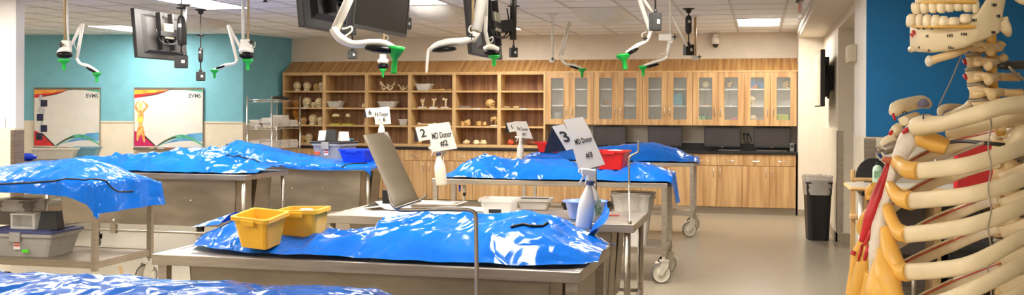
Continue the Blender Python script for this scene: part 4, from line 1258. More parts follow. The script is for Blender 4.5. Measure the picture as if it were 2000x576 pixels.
skull('ivory skull, second from the left on the top shelf by the teal wall', 600, 0, .1)
skull('ivory skull, rightmost on the top shelf by the teal wall', 628, 0, .8, .95, Y=15.6)
skD = make_skull('dark amber skull on the second shelf by the wire rack', M_bone3, (sx(577), 15.55, SH[1]), .5, .9)
skull('large ivory skull in the middle of the second shelf by the teal wall', 600, 1, .25, 1.12)
skull('tiny skull between two larger skulls on the second shelf', 612.5, 1, .2, .6, Y=15.5)
skull('ivory skull, rightmost on the second shelf by the teal wall', 624, 1, .45, 1.05)
skull('amber skull raised on a neck stand on the third shelf', 578, 2, .3, .9, skD, z=SH[2] + .12)
single('neck_stand', MB().lathe([(.05, 0), (.045, .02), (.03, .04), (.032, .09), (.045, .12)], 14), M_bone3, 'brown neck shaped stand under the amber skull', 'stand', loc=(sx(578), 15.55, SH[2]))
skull('low yellowish skull, second on the third shelf by the teal wall', 594, 2, -.3, .8, skB)
skull('pale skull in the middle of the third shelf by the teal wall', 612, 2, .15, 1.1)
skull('ivory skull, rightmost on the third shelf by the teal wall', 627, 2, .5, .9)
skull('yellowish skull on the bottom shelf behind the tote', 604, 3, .4, .95)
skull('tan skull at the left end of the bottom shelf', 592, 3, -.2, .8, skB)


def bone_mb(L, r, ax='x'):
    pts = [(-L / 2, 0, r * 1.6), (-L * .42, 0, r * 1.5), (-L * .3, 0, r * 1.2), (0, 0, r * 1.1), (L * .3, 0, r * 1.2), (L * .42, 0, r * 1.5), (L / 2, 0, r * 1.6)]
    return MB().tube(pts, [r * 1.1, r * 1.6, r * .9, r * .75, r * .9, r * 1.5, r * 1.2], 10)


def lump_mb(r, seed, h=.8):
    return MB().ball((0, 0, r * h * .8), (r, r * .8, r * h), 14, 10, fn=lambda d: d * (1 + .55 * noise.noise(d * 1.8 + Vector((seed, 0, 0))) + .3 * noise.noise(d * 4 + Vector((0, seed, 0)))))


def lump(label, px, row, r, seed, m=None, h=.8, Y=15.5, cat='bone', name='bone_piece', group='loose bones'):
    return single(name, lump_mb(r, seed, h), m or M_bone2, label, cat, group, (sx(px, Y), Y, SH[row] + .004))


def open_tub(label, px, row, l, w, h, fill, Y=15.52, rz=0):
    t = bin_thing('clear_tub', label, (sx(px, Y), Y, SH[row] + .001), rz, l, w, h, M_clear, 'clear tubs on the shelves', lip=False, cat='tub')
    rn = random.Random(px)
    for k in range(7):
        mb = bone_mb(l * .6, .008)
        M = Matrix.Translation((rn.uniform(-.2, .2) * l, rn.uniform(-.25, .25) * w, .012 + h * .8 * k / 7)) @ Matrix.Rotation(rn.uniform(-.6, .6), 4, 'Z') @ Matrix.Rotation(rn.uniform(-.25, .25), 4, 'Y')
        o = single('long_bone', mb, fill, 'slender bone in the ' + label.split(',')[0].replace('clear tub ', 'clear tub '), 'bone', 'bones heaped in a tub: ' + label.split(',')[0],
                   M=Matrix.Translation((sx(px, Y), Y, SH[row])) @ M)
    return t


open_tub('clear tub of bones on the second bay', 656, 1, .23, .2, .1, M_bone)
open_tub('clear tub of bones under the pelvis models', 758, 1, .28, .2, .1, M_bone)
open_tub('clear tub of bones on the top shelf', 829, 0, .24, .2, .11, M_bone)
open_tub('clear tub of small parts on the third shelf', 790, 2, .15, .15, .1, M_whitepl)
lump('ivory bone piece at the right end of the second bay', 711, 1, .045, 3, M_bone)
for k, (px, w) in enumerate([(657, .07), (681, .04)]):
    lab = ['winged ivory bone on a thin stand above a lime tray', 'small round bone on a thin stand above a lime tray'][k]
    t = thing('mounted_bone_model', lab, 'bone model', (sx(px), 15.5, SH[2] + .022), 0, 'bones on thin stands')
    part(t, 'stand', MB().tube([(0, 0, 0), (0, 0, .12)], .003, 6), M_steel)
    part(t, 'bone', MB().ball((0, 0, .135), (w, .03, .028), 16, 10, fn=lambda d: Vector((d.x, d.y, d.z - .5 * abs(d.x) ** 1.5 + .2 * noise.noise(d * 3)))), M_bone)
    single('lime_tray', MB().box(-.09, .09, -.06, .06, 0, .02, bev=.005), mat('lime_plastic', (186, 192, 40), .4), ['lime green tray under the winged bone', 'lime green tray under the round bone'][k], 'tray', 'lime trays', (sx(px), 15.5, SH[2]))
lump('small white block at the right end of the third shelf', 713, 2, .02, 9, M_paper, name='plaster_piece', cat='model', group='x' if False else 'loose bones')


def pelvis(label, px, row, rz, s):
    t = thing('pelvis_model', label, 'pelvis model', group='pelvis models', M=Matrix.Translation((sx(px, 15.5), 15.5, SH[row] + .002)) @ Matrix.Rotation(rz, 4, 'Z') @ Matrix.Diagonal((s, s, s, 1)))
    for q in (-1, 1):
        rr = []
        for i in range(9):
            a = i / 8
            rr.append([(q * (.03 + .085 * a + .01 * math.sin(b * 6)), -.05 + .1 * b + .02 * a, .05 + (.02 + .085 * a) * math.sin(pi * (.15 + .7 * b)) * (.5 + .5 * a)) for b in [k / 8 for k in range(9)]])
        part(t, 'iliac_wing', MB().loft(rr, False, False, True, closed=False), M_bone)
        part(t, 'pubic_ring', MB().tube(bez([(q * .09, -.02, .06), (q * .075, -.05, .03), (q * .05, -.06, .012), (q * .03, -.07, .03), (0, -.075, .05)], 4), .012, 8), M_bone)
    part(t, 'sacrum', MB().tube([(0, .04, .1), (0, .05, .07), (0, .045, .04), (0, .03, .02)], [.04, .035, .025, .012], 10, flat=.6), M_bone)
    return t


pelvis('large ivory pelvis model on the top shelf of the third bay', 757, 0, .15, 1.0)
pelvis('smaller ivory pelvis model near the third bay divider', 789, 0, .7, .8)
for k, px in enumerate((858, 872)):
    single('long_bone', bone_mb(.24, .012), M_bone2, ['tan long bone lying by the bone tub on the top shelf', 'tan long bone at the right end of the top shelf'][k], 'bone', 'loose bones', (sx(px - 3, 15.5), 15.45 + .07 * k, SH[0] + .001), .1 - .5 * k)
for k, px in enumerate((826, 848, 870)):
    lab = ['wrist bones on a white base, leftmost of three', 'upright joint bone on a white base, middle of three', 'upright hip bone end on a white base, rightmost of three'][k]
    t = thing('mounted_bone_model', lab, 'bone model', (sx(px), 15.5, SH[1]), 0, 'upright bones on white bases')
    part(t, 'base', MB().box(-.06, .06, -.045, .045, 0, .018, bev=.003), M_paper)
    if k == 0:
        b = MB().tube([(0, 0, .016), (.005, 0, .07)], [.012, .016], 8)
        for q in range(4): b.tube([(.004, 0, .07), (-.028 + .018 * q, 0, .1 + .008 * q), (-.03 + .02 * q, 0, .14 + .012 * (q % 2))], [.008, .007, .005], 6)
    elif k == 1:
        b = MB().tube([(-.005, 0, .016), (0, 0, .08), (.008, 0, .115)], [.013, .013, .018], 10).ball((-.012, 0, .13), (.02, .02, .018), 10, 8).ball((.03, 0, .137), (.02, .02, .018), 10, 8)
    else:
        b = MB().tube([(.012, 0, .016), (.01, 0, .08), (.015, 0, .12)], [.013, .013, .017], 10).tube([(.014, 0, .115), (-.02, 0, .14)], [.014, .012], 8).ball((-.026, 0, .142), .022, 12, 8).ball((.024, 0, .136), (.016, .016, .016), 10, 8)
    part(t, 'bone', b, M_bone)
single('long_bone', bone_mb(.3, .016), M_bone, 'ivory long bone on the third shelf behind the number 2 sign', 'bone', 'loose bones', (sx(832, 15.55), 15.6, SH[2] + .001), .2)
lump('tan bone piece at the right end of the fourth bay', 880, 2, .03, 17, M_bone2)
lump('tan wood block on the bottom shelf left of the number 2 sign', 818, 3, .05, 21, M_bone2, .7)
single('display_case', MB().box(-.1, .1, -.06, .06, 0, .03, bev=.004), mat('grey_clear_case', (140, 132, 130), .2, alpha=.7), 'flat grey clear case on the second shelf of the fifth bay', 'case', loc=(sx(910), 15.5, SH[1]))
skull('tan skull base model on the second shelf of the fifth bay', 958, 1, 1.4, .95, skB)
for k, px in enumerate((904, 913, 935, 947)):
    lump(['tan vertebra, first from the left in the row', 'large tan vertebra, second in the row', 'tan vertebra, third in the row', 'tan vertebra, fourth in the row'][k] + ' on the third shelf', px, 2, [.036, .05, .04, .035][k], 30 + k * 3, M_bone2, 1.0)
t = thing('joint_model', 'tan joint model on a white base at the fifth bay', 'bone model', (sx(966), 15.5, SH[2]))
part(t, 'base', MB().box(-.055, .055, -.04, .04, 0, .016, bev=.003), M_paper)
part(t, 'bone', MB().tube([(.02, 0, .016), (.02, 0, .1)], .006, 6).ball((.0, 0, .12), (.055, .03, .03), 14, 8, fn=lambda d: d * (1 + .4 * noise.noise(d * 2))).tube([(-.04, 0, .11), (-.05, 0, .06)], [.016, .012], 8).tube([(.045, 0, .11), (.05, 0, .05)], [.014, .01], 8), M_bone2)
for k, px in enumerate((911, 930, 945)):
    lump(['tan bone pair, leftmost on the bottom shelf of the fifth bay', 'tan bone piece, middle of the bottom shelf of the fifth bay', 'tan bone piece, rightmost on the bottom shelf of the fifth bay'][k], px, 3, [.055, .05, .055][k], 50 + k * 5, M_bone, .7)
for k, px in enumerate((990, 1009)):
    lump(['flat bone piece at the left on the sixth bay second shelf', 'flat bone piece at the right on the sixth bay second shelf'][k], px, 1, .05, 70 + k * 4, M_bone, .28)
single('organ_model', lump_mb(.055, 81, .8), mat('orange_red_model', (200, 84, 50), .4, var=.2, scale=20), 'round orange red organ model left of the number 1 sign', 'organ model', loc=(sx(998), 15.5, SH[3]))
single('organ_model', lump_mb(.085, 87, .5), mat('brown_red_model', (120, 62, 36), .45, var=.25, scale=20), 'dark brown red organ model right of the number 1 sign', 'organ model', loc=(sx(1041), 15.5, SH[3]))
lab_strip = 0
for px, row in ((664, 1), (697, 1), (758, 1), (845, 1), (932, 1), (1024, 1), (594, 1)):
    lab_strip += 1
for k, (px, row) in enumerate(((664, 1), (758, 1), (845, 1), (932, 1), (1022, 1), (594, 1))):
    single('shelf_label', MB().box(-.05, .05, -.001, .001, -.022, -.002), M_paper, 'white label strip on the second shelf edge of the %s bay' % ['second', 'third', 'fourth', 'fifth', 'sixth', 'first'][k], 'label', 'shelf label strips', (sx(px, UF), UF + .001, SH[row]))

# ---- inside the glass cabinets
CZ = [UB + .55, UB + .30, UB + .02]            # shelf surfaces from the top
CYY = 15.58


def cx_(px): return P(px, 180, Y=CYY).x


def put(name, label, cat, px, row, mb, m, group=None, rz=0.0):
    return single(name, mb, m, label, cat, group, (cx_(px), CYY, CZ[row] + .001), rz)


put('glass_dish', 'clear glass dish leaning in the first glass cabinet', 'dish', 1088, 2, MB().lathe([(.01, 0), (.06, .02), (.09, .16), (.085, .165)], 18), M_clear)
for k, px in enumerate((1083, 1097)):
    put('specimen', ['dark small specimen at the left of the first glass cabinet', 'dark small specimen beside the glass dish'][k], 'specimen', px, 2, lump_mb(.02, 90 + k), M_blackpl, 'dark specimens in the first glass cabinet')
put('plate_stack', 'stack of pale plates behind the second door of the first glass cabinet', 'plates', 1136, 2, MB().lathe([(.05, 0), (.09, .012), (.09, .02), (.06, .03)], 18), M_whitepl)
put('organ_model', 'small brown domed model in the second glass cabinet', 'model', 1184, 1, lump_mb(.05, 97, .9), M_bone3)
put('model_plate', 'flat dark red tray of models in the second glass cabinet', 'model', 1229, 2, MB().box(-.1, .1, -.06, .06, 0, .02, bev=.004).ball((-.04, 0, .03), (.04, .03, .02)).ball((.05, 0, .03), (.03, .03, .016)), mat('plum_model', (96, 52, 44), .5))
put('specimen_jar', 'clear jar on the bottom shelf of the third glass cabinet', 'jar', 1275, 2, MB().lathe([(.04, 0), (.045, .01), (.045, .1), (.03, .12), (.03, .13)], 16), M_clear)
put('storage_box', 'bright blue box in the third glass cabinet', 'box', 1325, 1, MB().box(-.075, .075, -.06, .06, 0, .17, bev=.008), mat('azure_print', (30, 130, 190), .5, var=.2, scale=20, rgb2=(60, 170, 160)))


def head_stand(label, px, m, tripod):
    t = thing('skull_on_stand', label, 'skull model', (cx_(px), CYY, CZ[1] + .001), .2, 'skulls on stands')
    if tripod: b = MB().tube([(0, 0, .06), (-.06, -.02, .002)], .004, 6).tube([(0, 0, .06), (.06, -.02, .002)], .004, 6).tube([(0, 0, .06), (0, .06, .002)], .004, 6)
    else: b = MB().lathe([(.055, 0), (.055, .012), (.02, .02)], 16)
    part(t, 'foot', b, M_darkgrey if tripod else M_bone3)
    part(t, 'stem', MB().tube([(0, 0, .012), (0, 0, .26)], .005, 6), M_steel)
    part(t, 'skull', MB().ball((0, 0, .32), (.058, .07, .06), 24, 18, fn=lambda d: Vector((d.x * (1 - .3 * max(0, -d.y) * max(0, -d.z)), d.y + .4 * sum(math.exp(-(((d.x - q * .36) / .2) ** 2 + ((d.z + .2) / .2) ** 2)) for q in (-1, 1)) * (d.y < 0), d.z))), m)
    return t


head_stand('ivory skull on a thin stem in the fourth glass cabinet', 1378, M_bone, False)
head_stand('painted skull on a tripod in the fourth glass cabinet', 1424, mat('painted_skull', (226, 190, 60), .5, rgb2=(150, 60, 60), scale=18, lo=.45, hi=.55), True)
for k, px in enumerate((1366, 1374, 1384)):
    t = thing('green_bottle', 'green bottle with dark cap in the fourth glass cabinet, %s of three' % ['left', 'middle', 'right'][k], 'bottle', (cx_(px), CYY - .03 + .03 * k, CZ[2] + .001), 0, 'green bottles')
    part(t, 'bottle', MB().lathe([(.03, 0), (.033, .006), (.033, .1), (.02, .12), (.012, .125)], 14), mat('green_bottle', (120, 186, 120), .3))
    part(t, 'cap', MB().lathe([(.013, .122), (.013, .15), (.008, .152)], 10), M_blackpl)
put('pink_box', 'pink and purple box in the fourth glass cabinet', 'box', 1435, 2, MB().box(-.035, .035, -.04, .04, 0, .1, bev=.004), mat('pink_print', (226, 60, 140), .5, rgb2=(120, 40, 120), scale=40))
skP = make_skull('multicoloured skull at the left on the top shelf of the fifth glass cabinet', mat('multicolour_skull', (40, 130, 200), .5, rgb2=(226, 120, 40), scale=9, lo=.47, hi=.53), (cx_(1472), CYY, CZ[0]), .2, .9)
for lab, px, row, src, rz in (('multicoloured skull half hidden by the door frame of the fifth cabinet', 1489, 0, skP, 1.2), ('yellowish skull on the middle shelf of the fifth glass cabinet', 1468, 1, sk0, .4),
                              ('yellowish skull on the lowest shelf of the fifth glass cabinet', 1471, 2, sk0, -.3), ('tan skull on the top shelf behind the last glass door', 1536, 0, skB, .3)):
    skull(lab, px, 0, rz, .92, src, CYY, CZ[row] + .001)
put('lime_box', 'lime green box behind the last glass door', 'box', 1527, 2, MB().box(-.1, .1, -.06, .06, 0, .15, bev=.008).box(-.07, .07, -.061, -.06, .04, .06), mat('lime_print', (176, 186, 30), .5))

# ================================================================== computer screens and keyboards on the worktop
for k, (x0, x1, lab) in enumerate([(1158, 1222, 'leftmost, next to the open shelves'), (1265, 1332, 'second from the left'), (1375, 1446, 'third from the left'), (1472, 1544, 'at the right end')]):
    c = P((x0 + x1) / 2, 265, Y=15.45).x; w = (P(x1, 265, Y=15.45).x - P(x0, 265, Y=15.45).x)
    t = thing('computer_monitor', 'dark computer monitor on the black worktop, ' + lab, 'monitor', (c, 15.48, CTOP), 0, 'computer monitors on the worktop')
    part(t, 'case', MB().box(-w / 2, w / 2, -.02, .03, .045, .35, bev=.006), M_blackpl)
    part(t, 'screen', MB().box(-w / 2 + .012, w / 2 - .012, -.0225, -.019, .07, .34), mat('grey_reflecting_screen', (62, 56, 54), .25, var=.04))
    part(t, 'stand', MB().box(-.03, .03, .01, .04, .0, .2).box(-.11, .11, -.08, .08, 0, .012, bev=.004), M_blackpl)
    part(t, 'chin_logo', MB().box(-.015, .015, -.0215, -.0195, .053, .061), M_steel)
for k, (x0, x1) in enumerate(((1402, 1446), (1476, 1538))):
    c = P((x0 + x1) / 2, 292, Y=15.24).x; w = P(x1, 292, Y=15.24).x - P(x0, 292, Y=15.24).x
    t = thing('keyboard', ['dark keyboard in front of the third computer monitor', 'grey keyboard in front of the right end computer monitor'][k], 'keyboard', (c, 15.24, CTOP), 0, 'keyboards')
    part(t, 'base', MB().box(-w / 2, w / 2, -.07, .07, 0, .016, bev=.004), M_darkgrey)
    kb = MB()
    for i in range(14):
        for j in range(4): kb.box(-w / 2 + .012 + i * (w - .024) / 14, -w / 2 + .012 + (i + .85) * (w - .024) / 14, -.06 + j * .03, -.036 + j * .03, .015, .021)
    o = part(t, 'keys', kb, M_rubber)
    o['kind'] = 'stuff'
c = P(1457, 262, Y=15.72)
t = thing('wall_outlet', 'dark wall outlet with plugs between the last two computer monitors', 'outlet', (c.x, 15.73, c.z))
part(t, 'plate', MB().box(-.06, .06, -.006, .004, -.04, .04), M_paper)
for q in (-1, 1): part(t, 'plug', MB().box(q * .028 - .014, q * .028 + .014, -.04, -.006, -.016, .016, bev=.004), M_blackpl)
for q in range(3):
    part(t, 'cable', MB().tube(bez([(-.03 + .03 * q, -.03, 0), (-.02 + .05 * q, -.08, -.1), (.05 - .06 * q, -.12, -.22), (-.1 + .1 * q, -.2, -.3 + (CTOP + .07 - c.z + .3) * 0)], 5), .006, 6), M_blackpl)
c = P(1547, 292, Y=15.35)
t = thing('desk_speaker', 'small grey speaker at the right end of the worktop', 'speaker', (c.x, 15.35, CTOP))
part(t, 'body', MB().box(-.03, .03, -.03, .03, 0, .13, bev=.008), mat('speaker_grey', (120, 118, 114), .5))
part(t, 'grille', MB().lathe([(.02, 0), (.022, .003)], 14, Matrix.Translation((0, -.032, .08)) @ Matrix.Rotation(pi / 2, 4, 'X')), M_blackpl)

# ================================================================== wire rack with stacked papers
x0, x1, y0, y1 = -7.48, -7.08, 13.9, 14.86
t = thing('wire_rack', 'chrome wire shelving rack standing by the teal corner', 'rack', ((x0 + x1) / 2, (y0 + y1) / 2, 0))
w, l = (x1 - x0) / 2, (y1 - y0) / 2
RZ = [P(505, 195, Y=14.0).z, P(505, 248, Y=14.0).z, P(560, 291, Y=14.2).z, .2]
for a in (-1, 1):
    for b in (-1, 1):
        part(t, 'post', MB().tube([(a * w, b * l, 0), (a * w, b * l, RZ[0] + .06)], .0125, 10), M_chrome)
for z in RZ:
    sh = MB()
    for b in (-1, 1): sh.tube([(-w, b * l, z), (w, b * l, z)], .006, 6).tube([(-w, b * l, z - .03), (w, b * l, z - .03)], .004, 6)
    for a in (-1, 1): sh.tube([(a * w, -l, z), (a * w, l, z)], .006, 6).tube([(a * w, -l, z - .03), (a * w, l, z - .03)], .004, 6)
    for k in range(1, 12): sh.tube([(-w + 2 * w * k / 12, -l, z + .004), (-w + 2 * w * k / 12, l, z + .004)], .0022, 4)
    for b in (-1, 1):
        for k in range(10): sh.tube([(-w + 2 * w * k / 10, b * l, z - .03), (-w + 2 * w * (k + .5) / 10, b * l, z), (-w + 2 * w * (k + 1) / 10, b * l, z - .03)], .0022, 4)
    part(t, 'wire_shelf', sh, M_chrome)
rn = random.Random(5)
n = 0
WH = ['near left', 'near right', 'middle left', 'middle right', 'far left', 'far right']
for zi, hs in ((1, (4, 6, 5, 7, 5, 4)), (2, (6, 5, 6, 6, 4, 5))):
    for s, cnt in enumerate(hs):
        a, b = s % 2, s // 2
        z = RZ[zi] + .009
        for k in range(cnt):
            th = rn.uniform(.014, .032); lw = rn.uniform(.075, .092); ll = rn.uniform(.11, .14)
            n += 1
            c = rn.choice([(232, 226, 214), (222, 208, 186), (236, 232, 226), (206, 180, 164), (226, 214, 206), (180, 150, 140)])
            tt = thing('paper_book', 'pale bound book, %s from the bottom of the %s stack, rack %s shelf' % (ORD[k], WH[s], ['top', 'middle', 'lower'][zi]), 'book', ((x0 + x1) / 2 + (-.098 + .196 * a) + rn.uniform(-.006, .006), y0 + .16 + b * .32 + rn.uniform(-.01, .01), z), rn.uniform(-.12, .12), 'bound books on the wire rack')
            cover = MB().box(-lw, lw, -ll, ll, 0, .002).box(-lw, lw, -ll, ll, th - .002, th).box(-lw, -lw + .002, -ll, ll, .002, th - .002)
            part(tt, 'cover', cover, mat('book_cover_%d' % (sum(c) % 97), c, .6, var=.05))
            part(tt, 'pages', MB().box(-lw + .003, lw - .003, -ll + .003, ll - .003, .002, th - .002), M_paper)
            z += th + .0005
single('dark_cloth', lump_mb(.12, 120, .3), M_darkgrey, 'crumpled dark cloth on top of the wire rack', 'cloth', loc=(-7.25, 14.5, RZ[0] + .008))

# ================================================================== whiteboards on the teal wall
dW = (far - corner).normalized(); nW = Vector((-dW.y, dW.x, 0));
if nW.y > 0: nW = -nW
if True:
    def on_wall(px, py):
        v = ROT3 @ Vector(((px - CX) / FPX, (CY - py) / FPX, -1.0))
        tt = (corner - CAMP).dot(nW) / v.dot(nW)
        return CAMP + v * tt
    ex = -dW                                        # to the right
    for k, (xa, xb, yt, yb_) in enumerate(((69, 196, 171, 291), (264, 397, 171, 292))):
        a, b = on_wall(xa, yb_), on_wall(xb, yb_)
        zt_ = on_wall((xa + xb) / 2, yt).z
        L = (b - a).length; Hh = zt_ - a.z
        M = Matrix(((ex.x, -nW.x, 0, a.x + nW.x * .03), (ex.y, -nW.y, 0, a.y + nW.y * .03), (0, 0, 1, a.z), (0, 0, 0, 1)))
        t = thing('whiteboard', ['printed whiteboard with dark photos taped to it, nearest the stub wall', 'printed whiteboard showing an orange standing muscle figure'][k], 'whiteboard', group='printed whiteboards', M=M)
        part(t, 'board', MB().box(0, L, 0, .02, .03, Hh - .02), M_paper)
        part(t, 'top_rail', MB().box(0, L, -.006, .026, Hh - .035, Hh), mat('aluminium_rail', (120, 112, 104), .4, .7))
        part(t, 'pen_tray', MB().box(0, L, -.05, .026, 0, .012).box(0, L, -.006, .026, .012, .04).box(0, L, -.05, -.045, .012, .025), mat('aluminium_rail', (120, 112, 104), .4, .7))
        part(t, 'side_trim', MB().box(-.008, 0, -.006, .024, 0, Hh).box(L, L + .008, -.006, .024, 0, Hh), M_steel)

        def flat(name, pts, m, y=-.002):
            """printed shape on the board, u right, v up in 0..1 of the board"""
            part(t, name, MB().prism([(u * L, v * Hh) for u, v in pts], 0, .0012, Matrix.Translation((0, y + .001, 0)) @ Matrix.Rotation(pi / 2, 4, 'X')), m)
        c_or = mat('print_orange', (226, 120, 40), .5, rgb2=(236, 190, 60), scale=4); c_rd = mat('print_red', (206, 40, 44), .5, var=.15); c_mg = mat('print_magenta', (190, 24, 90), .5, var=.1)
        c_gr = mat('print_green', (40, 140, 110), .5, rgb2=(110, 190, 160), scale=8); c_bl = mat('print_blue', (110, 176, 216), .5, rgb2=(60, 130, 190), scale=5); c_dk = mat('print_dark', (70, 40, 30), .5)
        arc = lambda u0, v0, u1, v1, b, n=10: [(u0 + (u1 - u0) * i / n, v0 + (v1 - v0) * i / n + b * math.sin(pi * i / n)) for i in range(n + 1)]
        flat('red_swoosh', [(0, .93)] + [(0, .83)] + arc(0, .83, .5, .955, -.02) + [(.5, .96)], c_rd, -.001)
        flat('orange_swoosh', [(0, .96), (0, .89)] + arc(0, .89, .5, .96, -.012), c_or, -.002)
        flat('dark_swoosh', arc(.1, .855, .52, .962, -.028) + list(reversed(arc(.1, .865, .52, .966, -.018))), c_dk, -.003)
        flat('green_swoosh', arc(.5, .955, 1, .92, .02) + [(1, .965), (.5, .965)], c_gr, -.001)
        flat('red_corner', [(0, .055), (0, .30), (.1, .27), (.2, .17), (.31, .055)], c_mg if k else c_rd, -.001)
        flat('dark_line', [(.10, .29), (.33, .055), (.30, .055), (.09, .27)], c_dk, -.002)
        flat('blue_wave', arc(.42, .09, 1, .14, .03) + [(1, .28), (.8, .26), (.6, .17)], c_bl, -.001)
        flat('green_wave', arc(.34, .055, 1, .10, .17) + list(reversed(arc(.36, .055, 1, .07, .13))), c_gr, -.002)
        flat('dark_wave', arc(.32, .055, .62, .215, .03) + list(reversed(arc(.34, .055, .62, .20, .02))), c_dk, -.003)
        tx = xform(text_mb('EVMS', .09), Matrix.Translation((L * .885, -.0012, Hh * .865)) @ Matrix.Rotation(pi / 2, 4, 'X'))
        part(t, 'lettering', tx, mat('print_slate', (70, 74, 84), .6))
        if k == 0:
            flat('pale_figure', [(.07, .25), (.10, .5), (.05, .62), (.09, .72), (.07, .82), (.08, .88), (.12, .88), (.13, .8), (.17, .62), (.13, .5), (.14, .4), (.12, .2)], mat('print_pale_grey', (186, 184, 188), .6), -.004)
            for u, v in ((.10, .69), (.04, .46), (.10, .28), (.03, .15)):
                q = part(t, 'taped_photo', MB().box(u * L, u * L + .1 * L, -.006, -.004, v * Hh, v * Hh + .11 * Hh), mat('dark_photo', (40, 44, 90), .3, rgb2=(14, 14, 24), scale=14))
        else:
            sk_ = mat('print_flesh', (216, 130, 60), .5, rgb2=(236, 190, 110), scale=22, lo=.42, hi=.6)
            flat('figure_torso', [(.04, .30), (.07, .42), (.05, .52), (.05, .6), (.09, .64), (.13, .6), (.14, .52), (.12, .42), (.15, .3), (.16, .12), (.14, .12), (.10, .26), (.05, .14), (.03, .16)], sk_, -.004)
            flat('figure_head', [(.08, .76), (.06, .72), (.065, .66), (.09, .64), (.11, .67), (.115, .73), (.10, .77)], mat('print_blond', (236, 200, 120), .5), -.005)
            flat('figure_arm', [(.12, .58), (.20, .68), (.21, .71), (.13, .79), (.12, .77), (.18, .70), (.11, .63)], sk_, -.005)
            flat('figure_arm', [(.06, .58), (.01, .66), (.005, .70), (.05, .79), (.065, .77), (.03, .70), (.07, .63)], sk_, -.005)
            flat('figure_cloth', [(.045, .45), (.045, .52), (.13, .52), (.125, .45), (.085, .43)], mat('print_yellow', (236, 206, 90), .5), -.006)
        cols = [('yellow', (220, 220, 60)), ('white', (232, 230, 226)), ('red', (206, 40, 40)), ('white', (226, 222, 218))]
        for j in range(4 if k == 0 else 3):
            m = mat('marker_' + cols[j][0], cols[j][1], .4)
            u = [.30, .42, .54, .64][j] - (.02 if k else 0)
            mk = thing('marker', '%s marker lying on the pen tray of the %s whiteboard%s' % (cols[j][0] if j != 3 else 'short white', ['photo covered', 'muscle figure'][k], ''), 'marker', group='markers on the pen trays', M=M @ Matrix.Translation((u * L, -.03, .021)))
            part(mk, 'barrel', MB().tube([(-.05, 0, 0), (.03, 0, 0)], .009, 8), m)
            part(mk, 'cap', MB().tube([(.03, 0, 0), (.06, 0, 0)], [.0095, .008], 8), M_blackpl if j == 0 else m)
# white switch plate on the stub wall
p = P(5, 240, Y=9.27)
t = thing('switch_plate', 'white switch plate on the stub wall at the left edge', 'switch', (p.x, 9.265, p.z))
part(t, 'plate', MB().box(-.04, .04, -.008, 0, -.06, .06, bev=.003), M_whitepl)
part(t, 'toggle', MB().box(-.012, .012, -.016, -.008, -.025, .025, bev=.002), M_whitepl)
# ================================================================== anatomical skeleton model at the right edge
D0 = 1.05
PXS = D0 / FPX                                   # metres per photo pixel at the skeleton


def S(px, py, dz=0.0): return P(px, py, d=D0 + dz)


pole_top = S(2062, 250, .12)
skt = thing('anatomical_skeleton', 'plastic anatomical skeleton model with yellow rib cartilage at the right edge', 'skeleton', (pole_top.x, pole_top.y, 0))


def bone(name, pts, r, m=None, n=12, flat=1.0, up=None, sub=5, label=None, parent=None, thin=None):
    path = bez([S(*p) for p in pts], sub)
    rs = r if isinstance(r, (list, tuple)) else [r] * len(pts)
    rad = lerp_list([v * (D0 + (p[2] if len(p) > 2 else 0)) / FPX for v, p in zip(rs, pts)], len(path))
    mb = MB()
    if thin:                                       # strap-like: tall in z, thin towards the side
        rings = []
        for i, p in enumerate(path):
            t_ = (path[min(i + 1, len(path) - 1)] - path[max(i - 1, 0)]).normalized()
            a = Vector((0, 0, 1)) - t_ * t_.z; a.normalize(); b = t_.cross(a)
            rings.append([tuple(p + a * rad[i] * math.copysign(abs(math.cos(q)) ** .8, math.cos(q)) + b * rad[i] * thin * math.sin(q)) for q in [2 * pi * k / n for k in range(n)]])
        mb.loft(rings, True, True, True)
    else:
        if m in (M_cart, M_muscle, M_chalk):        # moulded, uneven surface
            rad = [q * (1 + .22 * noise.noise(p * 55)) for q, p in zip(rad, path)]
        mb.tube(path, rad, n, flat=flat, up=up)
    return part(parent or skt, name, mb, m or M_rib, True, label)


# ---- stand
part(skt, 'stand_pole', MB().tube([(pole_top.x, pole_top.y, .05), (pole_top.x, pole_top.y, 1.62)], .011, 12), M_steel, True)
sb = MB()
for k in range(5):
    a = 2 * pi * k / 5
    sb.tube([(pole_top.x, pole_top.y, .09), (pole_top.x + .28 * math.cos(a), pole_top.y + .28 * math.sin(a), .06)], [.018, .013], 8)
    sb.ball((pole_top.x + .28 * math.cos(a), pole_top.y + .28 * math.sin(a), .028), .028, 10, 8)
part(skt, 'stand_base', sb, M_blackpl, True)

# ---- near ribs (bone) and their cartilage
near = [  # far back, out right, side, front end (pixels with depth)
    [(1955, 298, .085), (2035, 268, .05), (2050, 262, -.03), (1990, 290, -.10), (1900, 320, -.115), (1835, 330, -.095), (1794, 334, -.07)],
    [(1955, 350, .085), (2040, 316, .05), (2060, 312, -.03), (1990, 352, -.11), (1900, 379, -.125), (1830, 388, -.10), (1778, 392, -.07)],
    [(1955, 400, .085), (2045, 366, .05), (2065, 364, -.03), (1990, 406, -.115), (1900, 439, -.13), (1830, 452, -.105), (1770, 458, -.07)],
    [(1955, 455, .085), (2050, 424, .05), (2070, 424, -.03), (1990, 468, -.12), (1900, 514, -.135), (1835, 527, -.11), (1772, 531, -.07)],
    [(1955, 510, .085), (2050, 478, .05), (2075, 476, -.03), (1990, 520, -.12), (1900, 566, -.135), (1835, 592, -.11), (1775, 606, -.07)],
    [(1955, 565, .085), (2050, 530, .05), (2075, 530, -.03), (1990, 574, -.12), (1900, 622, -.135), (1835, 652, -.11), (1785, 672, -.07)],
]
for pts in near:
    bone('rib', pts, [11, 13, 15, 16.5, 16.5, 16.5, 16.5], M_rib, 16, flat=1.0, up=None, thin=.5)
